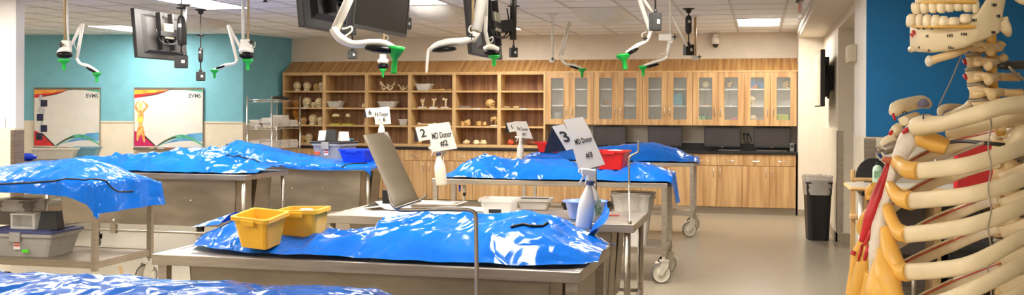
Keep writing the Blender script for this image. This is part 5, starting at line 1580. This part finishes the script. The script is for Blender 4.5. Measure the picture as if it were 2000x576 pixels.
# first ribs, just under the collar bone
bone('rib', [(1960, 262, .08), (2010, 240, .02), (1990, 228, -.04), (1940, 240, -.05), (1895, 252, -.05), (1852, 262, -.03)], [9, 11, 14, 13, 13, 9], M_rib, 12)
bone('rib', [(1965, 290, .08), (2030, 262, .0), (2000, 258, -.06), (1985, 272, -.065), (1975, 288, -.06)], [9, 12, 15, 16, 12], M_rib, 12)

cart = [
    ([(1798, 334, -.07), (1775, 332, -.055), (1762, 324, -.04), (1752, 316, -.025)], [17, 16, 13, 12]),
    ([(1782, 392, -.07), (1760, 388, -.055), (1746, 374, -.04), (1738, 362, -.025)], [17, 17, 14, 10]),
    ([(1774, 459, -.07), (1756, 452, -.055), (1742, 430, -.04), (1733, 404, -.025)], [18, 17, 13, 10]),
    ([(1776, 532, -.07), (1756, 526, -.055), (1740, 492, -.045), (1730, 446, -.03)], [18, 19, 17, 11]),
    ([(1778, 608, -.07), (1752, 592, -.06), (1732, 540, -.05), (1722, 486, -.035)], [18, 22, 22, 10]),
    ([(1850, 288, -.03), (1828, 280, -.025), (1806, 274, -.02), (1790, 270, -.01)], [15, 17, 17, 14]),
]
for pts, r in cart: bone('costal_cartilage', pts, r, M_cart, 14, sub=8)
bone('costal_cartilage', [(1718, 620, -.045), (1722, 560, -.045), (1730, 500, -.035), (1738, 455, -.03)], [27, 26, 18, 9], M_cart, 12)
# far side cartilage seen left of the breastbone
for pts, r in (([(1700, 390, .02), (1700, 375, .02), (1708, 362, .01)], [9, 11, 7]), ([(1690, 460, .03), (1684, 440, .03), (1696, 418, .02), (1712, 402, .01)], [10, 12, 12, 8]),
               ([(1668, 600, .04), (1676, 555, .03), (1690, 515, .02), (1700, 480, .01)], [16, 15, 17, 12]), ([(1660, 576, .06), (1668, 530, .05), (1678, 490, .04), (1692, 462, .03)], [9, 10, 13, 9]),
               ([(1690, 620, .03), (1696, 570, .02), (1700, 530, .01)], [16, 16, 10])):
    bone('costal_cartilage', pts, r, M_cart, 12)

# ---- breastbone with red muscle attachment
bone('manubrium', [(1784, 250, .0), (1776, 270, -.008), (1762, 296, -.012), (1750, 318, -.01)], [15, 21, 19, 13], M_chalk, 14, flat=.8)
bone('sternum', [(1748, 316, -.01), (1741, 345, -.012), (1731, 390, -.015), (1718, 440, -.018), (1711, 485, -.018), (1706, 520, -.015), (1702, 545, -.012)], [10, 13, 15, 18, 17, 11, 6], M_chalk, 12, flat=.8)
bone('red_muscle_band', [(1738, 318, -.008), (1728, 345, -.01), (1715, 380, -.012), (1704, 410, -.012), (1694, 440, -.01), (1682, 472, -.006)], [6, 9, 12, 11, 9, 5], M_muscle, 12, sub=8)
bone('red_muscle_band', [(1702, 425, -.005), (1698, 455, -.012), (1688, 478, -.01)], [5, 5, 3], M_muscle, 8)
bone('red_muscle_band', [(1702, 470, -.006), (1694, 488, -.012), (1689, 508, -.008)], [3, 4, 3], M_muscle, 8)
bone('red_muscle_band', [(1684, 478, .015), (1680, 495, .012), (1676, 510, .015)], [3, 3, 2], M_muscle, 8)
bone('red_muscle_band', [(1668, 490, .03), (1665, 498, .03)], [6, 5], M_muscle, 8)
bone('orange_ridge', [(1726, 311, -.015), (1740, 314, -.024), (1760, 309, -.02)], [5, 7, 4], mat('rust_paint', (186, 92, 50), .45, var=.15, scale=50), 10)
bone('red_spot', [(1763, 259, -.012), (1770, 254, -.014), (1776, 250, -.012)], [3, 4.5, 2.5], M_muscle, 8)

# ---- collar bone, far shoulder with steel joint
bone('clavicle', [(1788, 247, -.03), (1802, 245, -.04), (1850, 240, -.07), (1905, 224, -.10), (1960, 208, -.10), (2020, 205, -.07), (2060, 214, -.04)], [17, 20, 15, 17, 17, 19, 16], M_rib, 14)
bone('clavicle', [(1765, 236, .02), (1790, 236, .04), (1815, 232, .07)], [9, 12, 9], M_rib, 12)
bone('acromion', [(1746, 226, .06), (1752, 212, .06), (1772, 205, .07), (1800, 199, .09), (1812, 204, .10)], [9, 15, 14, 13, 9], M_rib, 12)
bone('acromion_facet', [(1796, 206, .068), (1804, 201, .072), (1811, 205, .082)], [6, 9, 5], mat('lilac_paint', (134, 126, 156), .5), 10)
bone('coracoid', [(1757, 240, .03), (1774, 234, .03), (1790, 226, .05)], [9, 11, 8], M_skel, 12)
rg = MB().tube([S(1767 + 4.5 * math.cos(a), 223 + 5 * math.sin(a), .03) for a in [2 * pi * k / 16 for k in range(17)]], 1.2 * PXS, 6)
part(skt, 'wire_ring', rg, M_blackpl, True)
bone('humerus_head', [(1744, 262, .05), (1752, 252, .05), (1758, 244, .05)], [9, 11, 7], M_rib, 12)
bone('humerus', [(1726, 285, .06), (1736, 276, .055), (1752, 268, .05)], [9, 12, 10], M_rib, 12)
bone('steel_joint', [(1726, 294, .03), (1742, 288, .03), (1756, 281, .03)], [9, 11, 8], M_steel, 12)
bone('joint_screw', [(1712, 294, .035), (1722, 291, .035)], [7, 6], M_chrome, 12)
bone('red_spot', [(1739, 261, .03), (1742, 256, .035)], [4, 3], M_muscle, 8)
bone('red_spot', [(1748, 234, .045), (1744, 222, .05)], [3, 2.5], M_muscle, 8)
bone('blue_spot', [(1716, 300, .05), (1722, 308, .05)], [4, 3], mat('blue_paint', (60, 80, 150), .5), 8)
bone('scapula_loop', [(1836, 225, .10), (1838, 214, .10), (1852, 208, .10), (1876, 208, .11), (1896, 214, .11)], [5, 7, 6, 5, 4], M_rib, 10)
bone('scapula_loop', [(1846, 226, .09), (1866, 218, .08), (1884, 210, .06), (1896, 200, .05)], [5, 6, 6, 7], M_rib, 10)
bone('scapula_facet', [(1843, 222, .11), (1856, 216, .112), (1872, 214, .115)], [5, 6, 3], mat('lilac_paint', (134, 126, 156), .5), 8)
bone('wire_pin', [(1803, 222, -.03), (1803, 231, -.062)], [1.6, 1.6], M_blackpl, 6)

# ---- far ribs: inner faces with a red line along the upper edge
far_ = [[(1950, 262, .10), (1915, 270, .17), (1880, 278, .21), (1830, 296, .21), (1780, 322, .17), (1735, 352, .09)],
        [(1950, 318, .10), (1910, 326, .18), (1860, 342, .22), (1815, 360, .21), (1770, 386, .17), (1728, 418, .09)],
        [(1950, 388, .10), (1910, 400, .18), (1860, 420, .22), (1810, 442, .21), (1765, 468, .17), (1720, 500, .09)],
        [(1950, 446, .10), (1910, 458, .18), (1860, 478, .22), (1810, 500, .21), (1765, 522, .17), (1700, 556, .09)],
        [(1955, 522, .10), (1915, 536, .18), (1860, 558, .22), (1810, 582, .21), (1765, 606, .17), (1700, 640, .09)]]
for pts in far_:
    rb = bone('rib', pts, [10, 12, 13, 13, 13, 11], M_rib, 12, thin=.4)
    bone('red_line', [(x, y - 8.0, z - .008) for x, y, z in pts], 1.8, mat('brick_red_paint', (190, 70, 40), .5), 6, parent=rb)
    bone('bone_edge', [(x, y - 12.5, z - .002) for x, y, z in pts[2:]], 2.4, M_rib, 6, parent=rb)

# ---- thoracic spine behind the near ribs
for k, y in enumerate((285, 335, 388, 442, 498, 556, 616, 680)):
    c = S(1970 + 2 * k, y, .115)
    M = Matrix.Translation(c) @ Matrix.Rotation(YAW + .25, 4, 'Z')
    v = part(skt, 'vertebra', MB().lathe([(.5, -.5), (1, -.46), (.88, -.1), (.88, .15), (1, .46), (.5, .5)], 18, M @ Matrix.Diagonal((40 * PXS, 34 * PXS, 46 * PXS, 1))), M_skel, True)
    part(v, 'process', MB().tube([M @ Vector((.0, .008, 0)), M @ Vector((.022, .028, -.004)), M @ Vector((.04, .05, -.016))], [.010, .008, .005], 8).ball(M @ Vector((-.012, -.018, .006)), (.009, .009, .009), 10, 8), M_skel, True)
    if k: part(skt, 'spinal_disc', MB().lathe([(.9, -.5), (1, 0), (.9, .5)], 18, Matrix.Translation(S(1969 + 2 * k, y - 27, .115)) @ Matrix.Diagonal((39 * PXS, 33 * PXS, 11 * PXS, 1))), M_disc, True)
# ---- neck: bodies, discs, arches and spines
cer = [(1908, 92, 12, 30, (1958, 84)), (1903, 120, 13, 24, (1964, 110)), (1904, 149, 14, 25, (1990, 150)), (1910, 179, 15, 26, (1996, 182)), (1919, 209, 16, 26, (2012, 210)), (1930, 240, 18, 28, (2020, 244))]
for k, (x, y, r, h, sp) in enumerate(cer):
    c = S(x, y, .03)
    M = Matrix.Translation(c) @ Matrix.Rotation(YAW, 4, 'Z') @ Matrix.Rotation(-.16, 4, 'Y')
    v = part(skt, 'vertebra', MB().lathe([(.6, -.5), (1.05, -.45), (.9, -.1), (.9, .2), (1.05, .45), (.6, .5)], 18, M @ Matrix.Diagonal((r * 1.15 * PXS, r * 1.3 * PXS, h * PXS, 1))), M_skel, True)
    a = MB()
    for q in (-1, 1): a.tube(bez([S(x + 6, y - 2, .03 + q * .010), S(x + 22, y + 1, .03 + q * .022), S(x + 36, y + 2, .03 + q * .014), S(x + 44, y + 1, .03)], 4), [9 * PXS] * 13, 10)
    part(v, 'arch', a, M_skel, True)
    part(v, 'spinous_process', MB().tube(bez([S(x + 30, y, .03), S((x + 40 + sp[0]) / 2, (y + sp[1]) / 2 + 1, .03), S(sp[0], sp[1], .03)], 4), lerp_list([9 * PXS, 8 * PXS, 9 * PXS], 9), 10), M_skel, True)
    part(v, 'facet_joint', MB().ball(S(x + 27, y + 8, .0), (9 * PXS, 9 * PXS, 10 * PXS), 12, 8).ball(S(x + 6, y + 4, -.008), (8 * PXS, 8 * PXS, 6 * PXS), 10, 8), M_skel, True)
    if k: part(skt, 'spinal_disc', MB().lathe([(.95, -.5), (1.08, 0), (.95, .5)], 18, Matrix.Translation(S(x - 2, y - 14.5, .03)) @ Matrix.Rotation(YAW, 4, 'Z') @ Matrix.Rotation(-.16, 4, 'Y') @ Matrix.Diagonal((r * 1.15 * PXS, r * 1.25 * PXS, 7.5 * PXS, 1))), M_disc, True)
    if k in (1, 2): bone('red_spot', [(x - 20, y - 2, .02), (x - 17, y + 4, .012)], [4, 3], M_muscle, 8)
bone('spinal_cord_tube', [(1935, 60, .03), (1938, 160, .03), (1955, 260, .06)], [10, 10, 10], M_cart, 10)
# nerve roots, throat bone, string and tie wire
bone('hyoid_bone', [(1817, 119, -.02), (1835, 113, -.025), (1862, 105, -.03), (1898, 92, -.02)], [9, 8, 8.5, 5], M_skel, 12)
bone('hyoid_tip', [(1815, 111, -.02), (1814, 119, -.022), (1816, 126, -.02)], [5, 8, 6], M_chalk, 12)
bone('string', [(1877, 110, .0), (1857, 158, .03), (1833, 208, .06)], 1.4, mat('grey_string', (150, 146, 142), .8), 6)
tw = [(1933 + 3 * math.sin(k * .7), 225 + k * 9, -.085 - .05 * min(1, k / 12)) for k in range(42)]
part(skt, 'tie_wire', MB().tube([S(*p) for p in tw], 1.3 * PXS, 6), M_disc, True)
bone('stand_hook', [(1948, 130, .0), (1970, 128, .0), (2010, 126, .03), (2062, 124, .12)], [4, 9, 9, 8], M_blackpl, 10)
bone('stand_hook', [(1958, 120, .0), (1974, 134, -.005), (1990, 150, .0), (2010, 158, .02)], [3, 3, 3.5, 3], M_steel, 8)
bone('hanger_rod', [(1800, 286, .10), (1870, 276, .08), (1930, 280, .02), (2000, 287, .02)], [3, 3.5, 4, 4], M_darkgrey, 8)
bone('hanger_rod', [(1824, 316, -.01), (1872, 298, -.03), (1921, 278, -.05)], [3.6, 3.6, 3.4], M_chrome, 8)

# ---- skull: cranium, upper jaw, lower jaw and teeth
def jaw_ring(x, yt, yb, dz, th=7):
    m = (yt + yb) / 2; out = []
    for k in range(12):
        a = 2 * pi * k / 12
        yy = m + (yb - yt) / 2 * math.copysign(abs(math.cos(a)) ** .6, math.cos(a))
        out.append(tuple(S(x, yy, dz + th * PXS * math.sin(a))))
    return out


rings = [jaw_ring(1968, -60, -20, -.02, 5), jaw_ring(1952, -10, 64, -.035, 6), jaw_ring(1930, -8, 75, -.04, 7), jaw_ring(1908, 26, 83, -.042, 8), jaw_ring(1882, 36, 94, -.04, 9), jaw_ring(1850, 45, 100, -.034, 9), jaw_ring(1820, 49, 103, -.024, 9),
         jaw_ring(1795, 50, 102, -.008, 9), jaw_ring(1779, 50, 99, .014, 9), jaw_ring(1777, 50, 98, .03, 9), jaw_ring(1784, 50, 98, .05, 9), jaw_ring(1802, 50, 98, .066, 9), jaw_ring(1850, 45, 92, .085, 8), jaw_ring(1905, 25, 78, .095, 7), jaw_ring(1950, -8, 64, .098, 6), jaw_ring(1966, -60, -20, .09, 5)]
fine = []
for i in range(len(rings) - 1):
    for s in range(3):
        u = s / 3
        fine.append([tuple(Vector(a) * (1 - u) + Vector(b) * u) for a, b in zip(rings[i], rings[i + 1])])
fine.append(rings[-1])
jaw = part(skt, 'mandible', MB().loft(fine, True, True, True), M_rib, True)
bone('chin', [(1784, 95, .0), (1780, 96, .02), (1786, 96, .045)], [5, 7, 5], M_rib, 12, parent=jaw)
bone('jaw_angle', [(1955, 40, -.03), (1966, 58, -.028), (1970, 68, -.02)], [14, 10, 5], M_rib, 12, parent=jaw)
M_tooth = mat('cream_tooth', (244, 226, 188), .3, var=.05, scale=40)


def tooth(x, yt, yb, w, dz, parent, up):
    mb = MB(); rr = []
    for k in range(7):
        a = k / 6; y = yt + (yb - yt) * a
        ww = w / 2 * (.62 + .5 * math.sin(pi * (.12 + .62 * (a if not up else 1 - a)) )) * (1 if 0 < k < 6 else .72)
        rr.append([tuple(S(x + ww * math.cos(q), y, dz + ww * .9 * PXS * math.sin(q))) for q in [2 * pi * j / 10 for j in range(10)]])
    mb.loft(rr, True, True, True)
    part(parent, 'tooth', mb, M_tooth, True)


def arch_dz(x): return -.042 + .055 * max(0, (1850 - x) / 75) ** 2


lows = [(1782, 27, 53, 17), (1797, 27, 53, 14), (1812, 28, 54, 16), (1828, 29, 54, 16), (1844, 31, 53, 16), (1863, 33, 51, 20), (1886, 27, 46, 20)]
for x, a, b, w in lows: tooth(x, a, b, w * 1.16, arch_dz(x) - .002, jaw, False)
for x, dz in ((1776, .022), (1780, .038), (1792, .052), (1810, .062)): tooth(x + 2, 29, 53, 16, dz, jaw, False)
mx = part(skt, 'maxilla', MB().loft([jaw_ring(1912, -60, 10, -.04, 10), jaw_ring(1885, -60, 12, -.038, 12), jaw_ring(1850, -62, 12, -.03, 14), jaw_ring(1815, -62, 11, -.016, 14), jaw_ring(1793, -60, 10, .006, 13), jaw_ring(1787, -60, 10, .028, 13), jaw_ring(1795, -60, 10, .05, 13), jaw_ring(1820, -60, 10, .068, 12), jaw_ring(1900, -60, 10, .09, 10)], True, True, True), M_rib, True)
for x, a, b, w in [(1792, 5, 28, 16), (1807, 4, 27, 16), (1823, 4, 26, 15), (1839, 4, 26, 16), (1855, 4, 24, 16), (1872, 3, 22, 17), (1890, 2, 24, 18), (1905, 0, 26, 14)]:
    tooth(x, a, b, w * 1.12, arch_dz(x) + .002, mx, True)
for x, dz in ((1788, .026), (1792, .042), (1804, .056)): tooth(x, 5, 27, 16, dz, mx, True)
bone('gum_line', [(x, 52, arch_dz(x) - .006) for x in (1783, 1800, 1820, 1840, 1862, 1888, 1905)], [2.4, 2.6, 2.6, 2.6, 3, 3.4, 3], M_cart, 8, parent=jaw)
bone('gum_line', [(x, 4, arch_dz(x) - .003) for x in (1793, 1810, 1830, 1850, 1872, 1892, 1906)], [2.4, 2.6, 2.6, 2.6, 3, 3.4, 3], M_cart, 8, parent=mx)
cc = S(1895, -190, .03)


def cranium(d):
    q = Vector(d)
    front = max(0, -d.x)
    q.y *= 1 - .1 * front
    for s in (-1, 1):
        g = math.exp(-(((d.y - s * .36) / .2) ** 2 + ((d.z + .3) / .2) ** 2)) * (d.x < 0)
        q.x += .4 * g
    g = math.exp(-((d.y / .12) ** 2 + ((d.z + .65) / .16) ** 2)) * (d.x < 0)
    q.x += .3 * g
    return q


part(skt, 'cranium', MB().ball((0, 0, 0), (.093, .074, .085), 40, 30, Matrix.Translation(cc) @ Matrix.Rotation(YAW + .1, 4, 'Z'), cranium), M_rib, True)
bone('cheek_arch', [(1850, -55, -.045), (1890, -50, -.05), (1945, -55, -.05), (1975, -70, -.04)], [9, 7, 6, 8], M_rib, 10)
bone('mastoid', [(1985, -10, -.03), (2005, -2, -.03), (2030, -30, -.03)], [10, 12, 14], M_rib, 10)
# pencilled numbers and red dabs on the lower jaw
for k, (x, y, txt) in enumerate([(1795, 55, '44'), (1806, 56, '45'), (1822, 57, '46'), (1836, 54, '47'), (1812, 71, '42'), (1855, 70, '105'), (1882, 67, '104'), (1797, 93, '43'), (1816, 99, '41'), (1857, 93, '103'), (1902, 40, '101'), (1940, 64, '99'), (1940, 10, '100'), (1949, 32, '98')]):
    tab = [(1777, .03, 9), (1779, .014, 9), (1795, -.008, 9), (1820, -.024, 9), (1850, -.034, 9), (1882, -.04, 9), (1908, -.042, 8), (1930, -.04, 7), (1952, -.035, 6)]
    for (xa_, da_, ta_), (xb_, db_, tb_) in zip(tab, tab[1:]):
        if xa_ <= x <= xb_:
            u_ = (x - xa_) / (xb_ - xa_); dz = da_ + (db_ - da_) * u_ - (ta_ + (tb_ - ta_) * u_) * PXS * (.9 if 62 < y < 92 or x > 1900 else .55)
    o = S(x, y, dz - .0004)
    M = Matrix.Translation(o) @ Matrix.Rotation(YAW + (-.45 if x < 1830 else -.15), 4, 'Z') @ Matrix.Rotation(pi / 2, 4, 'X')
    part(jaw, 'number_mark', xform(text_mb(txt, 8 * PXS, .0009), M), M_ink, True)
bone('red_spot', [(1783, 60, .0), (1787, 67, -.002)], [2.5, 3.5], M_muscle, 8, parent=jaw)
bone('red_spot', [(1779, 66, .006), (1783, 72, .004)], [2.5, 2.5], M_muscle, 8, parent=jaw)

# ================================================================== right-hand corner: desk, chair, bottle, waste bin, wall screen
DZ = .925
a_ = P(1644, 353, Z=DZ)
dx0, dy0 = a_.x, 8.05
t = thing('desk', 'light wood topped desk against the deep blue wall', 'desk', (dx0 + .6, 8.5, 0))
L_, W_ = 1.9, 1.0
ox = -.6
part(t, 'top', MB().box(ox, ox + L_, -.36, .2, DZ - .03, DZ, bev=.012), mat('maple_desktop', (226, 184, 122), .35, var=.06, scale=8))
part(t, 'top_surface', MB().box(ox + .015, ox + L_ - .015, -.345, .185, DZ, DZ + .002), mat('grey_white_laminate', (222, 214, 200), .3, var=.03))
part(t, 'under_rail', MB().box(ox + .1, ox + L_ - .1, -.3, .16, DZ - .07, DZ - .03), M_blackpl)
part(t, 'leg_panel', MB().box(ox + .115, ox + .14, -.3, .16, 0, DZ - .07), M_edge)
part(t, 'leg_post', MB().tube([(ox + .095, -.25, 0), (ox + .095, -.25, DZ - .07)], .018, 10), M_whitepl)
br = MB().tube([(ox + .17, -.28, DZ - .07), (ox + .22, -.28, DZ - .2), (ox + .24, -.28, DZ - .4)], .009, 6).tube([(ox + .28, -.28, DZ - .07), (ox + .24, -.28, DZ - .2)], .009, 6)
part(t, 'bracket', br, M_steel)
part(t, 'rear_panel', MB().box(ox + .14, ox + L_ - .1, .14, .16, .1, DZ - .07), mat('grey_slate_panel', (112, 104, 96), .5, var=.08))
for k in range(3):
    x = ox + .62 + k * .42
    part(t, 'upright', MB().box(x, x + .05, -.28, .14, 0, DZ - .07), M_edge)
# equipment stacked beneath and behind the ribs
for k, (x, w, h, m, lab) in enumerate([(ox + .72, .26, .5, M_blackpl, 'black computer tower under the desk'), (ox + 1.12, .26, .42, mat('pale_grey_case', (180, 174, 166), .45), 'pale grey computer tower under the desk')]):
    tt = thing('computer_tower', lab, 'computer', (dx0 + .6 + x + w / 2, 8.4, 0))
    part(tt, 'case', MB().box(-w / 2, w / 2, -.2, .16, 0, h, bev=.006), m)
    part(tt, 'front_panel', MB().box(-w / 2 + .02, w / 2 - .02, -.206, -.2, .05, h - .04), M_darkgrey)
    part(tt, 'vent', MB().box(-w / 2 + .04, -w / 2 + .06, -.21, -.206, .1, h - .1).box(.0, .02, -.21, -.206, .1, h - .1), M_blackpl)


def red_chair(label, loc, rz):
    tt = thing('task_chair', label, 'chair', loc, rz, 'red task chairs')
    part(tt, 'seat', MB().box(-.2, .2, -.2, .2, .58, .65, bev=.025), M_blackpl)
    part(tt, 'backrest', MB().box(-.14, .14, .2, .25, .85, 1.34, bev=.025), M_red)
    part(tt, 'back_stem', MB().box(-.03, .03, .22, .245, .6, .88), M_blackpl)
    part(tt, 'column', MB().tube([(0, 0, .1), (0, 0, .58)], .025, 10), M_steel)
    bs = MB()
    for k in range(5):
        a = 2 * pi * k / 5
        bs.tube([(0, 0, .12), (.26 * math.cos(a), .26 * math.sin(a), .07)], [.022, .015], 8).ball((.26 * math.cos(a), .26 * math.sin(a), .03), .03, 10, 6)
    part(tt, 'base', bs, M_blackpl)
    return tt


p = P(1897, 345, Y=7.5)
red_chair('red task chair showing between the ribs at the right', (p.x, 7.3, 0), -.15)
p = P(1790, 430, Y=7.6)
lowc = red_chair('low red task chair half hidden by the breastbone', (p.x, 7.7, 0), 1.35)
lowc.scale = (.72, .72, .72)
# wooden chair with black back behind the desk
p = P(1690, 335, Y=8.85)
t = thing('wooden_chair', 'light wood chair with rounded black back behind the desk', 'chair', (p.x + .05, 8.93 - .13, 0))
part(t, 'backrest', MB().prism([(-.13 + .0, 0)] + [(.13 * math.cos(pi - pi * k / 12), .16 * math.sin(pi * k / 12)) for k in range(13)] , -.02, .02, Matrix.Translation((0, 0, DZ + .035)) @ Matrix.Rotation(pi / 2, 4, 'X')), M_blackpl)
part(t, 'back_frame', MB().box(-.17, .17, -.025, .025, DZ + .004, DZ + .036, bev=.008).box(-.17, -.135, -.025, .025, DZ + .03, DZ + .1, bev=.008), M_edge)
for q in (-1, 1): part(t, 'leg', MB().box(q * .15 - .018, q * .15 + .018, -.02, .02, 0, DZ + .006), M_edge)
part(t, 'seat', MB().box(-.18, .18, -.1, .02, .62, .66, bev=.01), M_edge)
# sanitizer bottle on the desk
p = P(1714, 340, Y=8.6)
t = thing('sanitizer_bottle', 'pale green pump bottle on the desk', 'bottle', (p.x, 8.6, DZ + .002))
part(t, 'bottle', MB().lathe([(.036, 0), (.04, .006), (.04, .1), (.034, .13), (.016, .145), (.014, .15)], 18, sy=.7), mat('pale_green_plastic', (196, 222, 196), .25, alpha=.9))
part(t, 'pump', MB().lathe([(.014, .148), (.015, .17), (.006, .172), (.006, .19)], 12).box(-.04, .01, -.008, .008, .186, .2, bev=.003), M_blackpl)
part(t, 'label_print', MB().box(-.028, .028, -.0288, -.0278, .045, .1), mat('green_label', (150, 186, 150), .5, rgb2=(110, 150, 110), scale=70))
# black waste bin with clear liner by the right wall
p = P(1603, 468, Z=0)
t = thing('waste_bin', 'tall black waste bin with clear liner by the right wall', 'bin', (.66, 12.45, 0), .1)
part(t, 'tub', MB().tub(.29, .32, .68, .8, .82, .006, .008, .02, .03), M_blackpl)
part(t, 'rib_mark', MB().box(-.075, -.065, -.165, -.13, .02, .6).box(.065, .075, -.165, -.13, .02, .6), M_blackpl)
rr = []
for i in range(9):
    a = i / 8
    rr.append([((.165 + .012 * noise.noise(Vector((k * .8, i * .7, 3))) - .012 * a) * math.copysign(abs(math.cos(2 * pi * k / 32)) ** .5, math.cos(2 * pi * k / 32)), (.18 + .012 * noise.noise(Vector((k * .8, i * .7, 8))) - .012 * a) * math.copysign(abs(math.sin(2 * pi * k / 32)) ** .5, math.sin(2 * pi * k / 32)), .75 - .22 * a + .02 * noise.noise(Vector((k * .9, 0, 4))) * (i == 0)) for k in range(32)])
part(t, 'liner', MB().loft(rr, False, False, True), M_bag)
# wall-mounted screen on the right wall
t = thing('wall_screen', 'flat wall screen mounted edge on to the right wall', 'screen', (.70, 12.6, 1.56))
part(t, 'case', MB().box(0, .05, 0, 1.35, 0, .68, bev=.006), M_blackpl)
part(t, 'screen', MB().box(-.003, .001, .012, 1.338, .014, .666), mat('screen_painted_reflection', (170, 160, 148), .12, var=.02))  # pale base colour stands in for the room's reflection on the screen
part(t, 'wall_mount', MB().box(.05, .165, .35, .95, .2, .5).box(.05, .11, .2, 1.1, .12, .6), M_blackpl)
cb = MB()
for k in range(4): cb.tube(bez([(.07, .15 + .05 * k, .55 - .05 * k), (.12, .1 + .07 * k, .3), (.1, .2 + .05 * k, .1)], 4), .008, 6)
part(t, 'cable', cb, M_blackpl)
# emergency light box on the pilaster
p = P(1670, 105, X=XW)
t = thing('wall_light_box', 'beige metal box fixed to the pilaster beside the blue wall', 'box', (XW, p.y, p.z))
part(t, 'case', MB().box(-.07, -.0, -.2, .2, -.085, .08, bev=.008), mat('beige_metal', (196, 182, 156), .5, .1))
part(t, 'face_plate', MB().box(-.076, -.07, -.17, .17, -.06, .055), mat('beige_metal', (196, 182, 156), .5, .1))
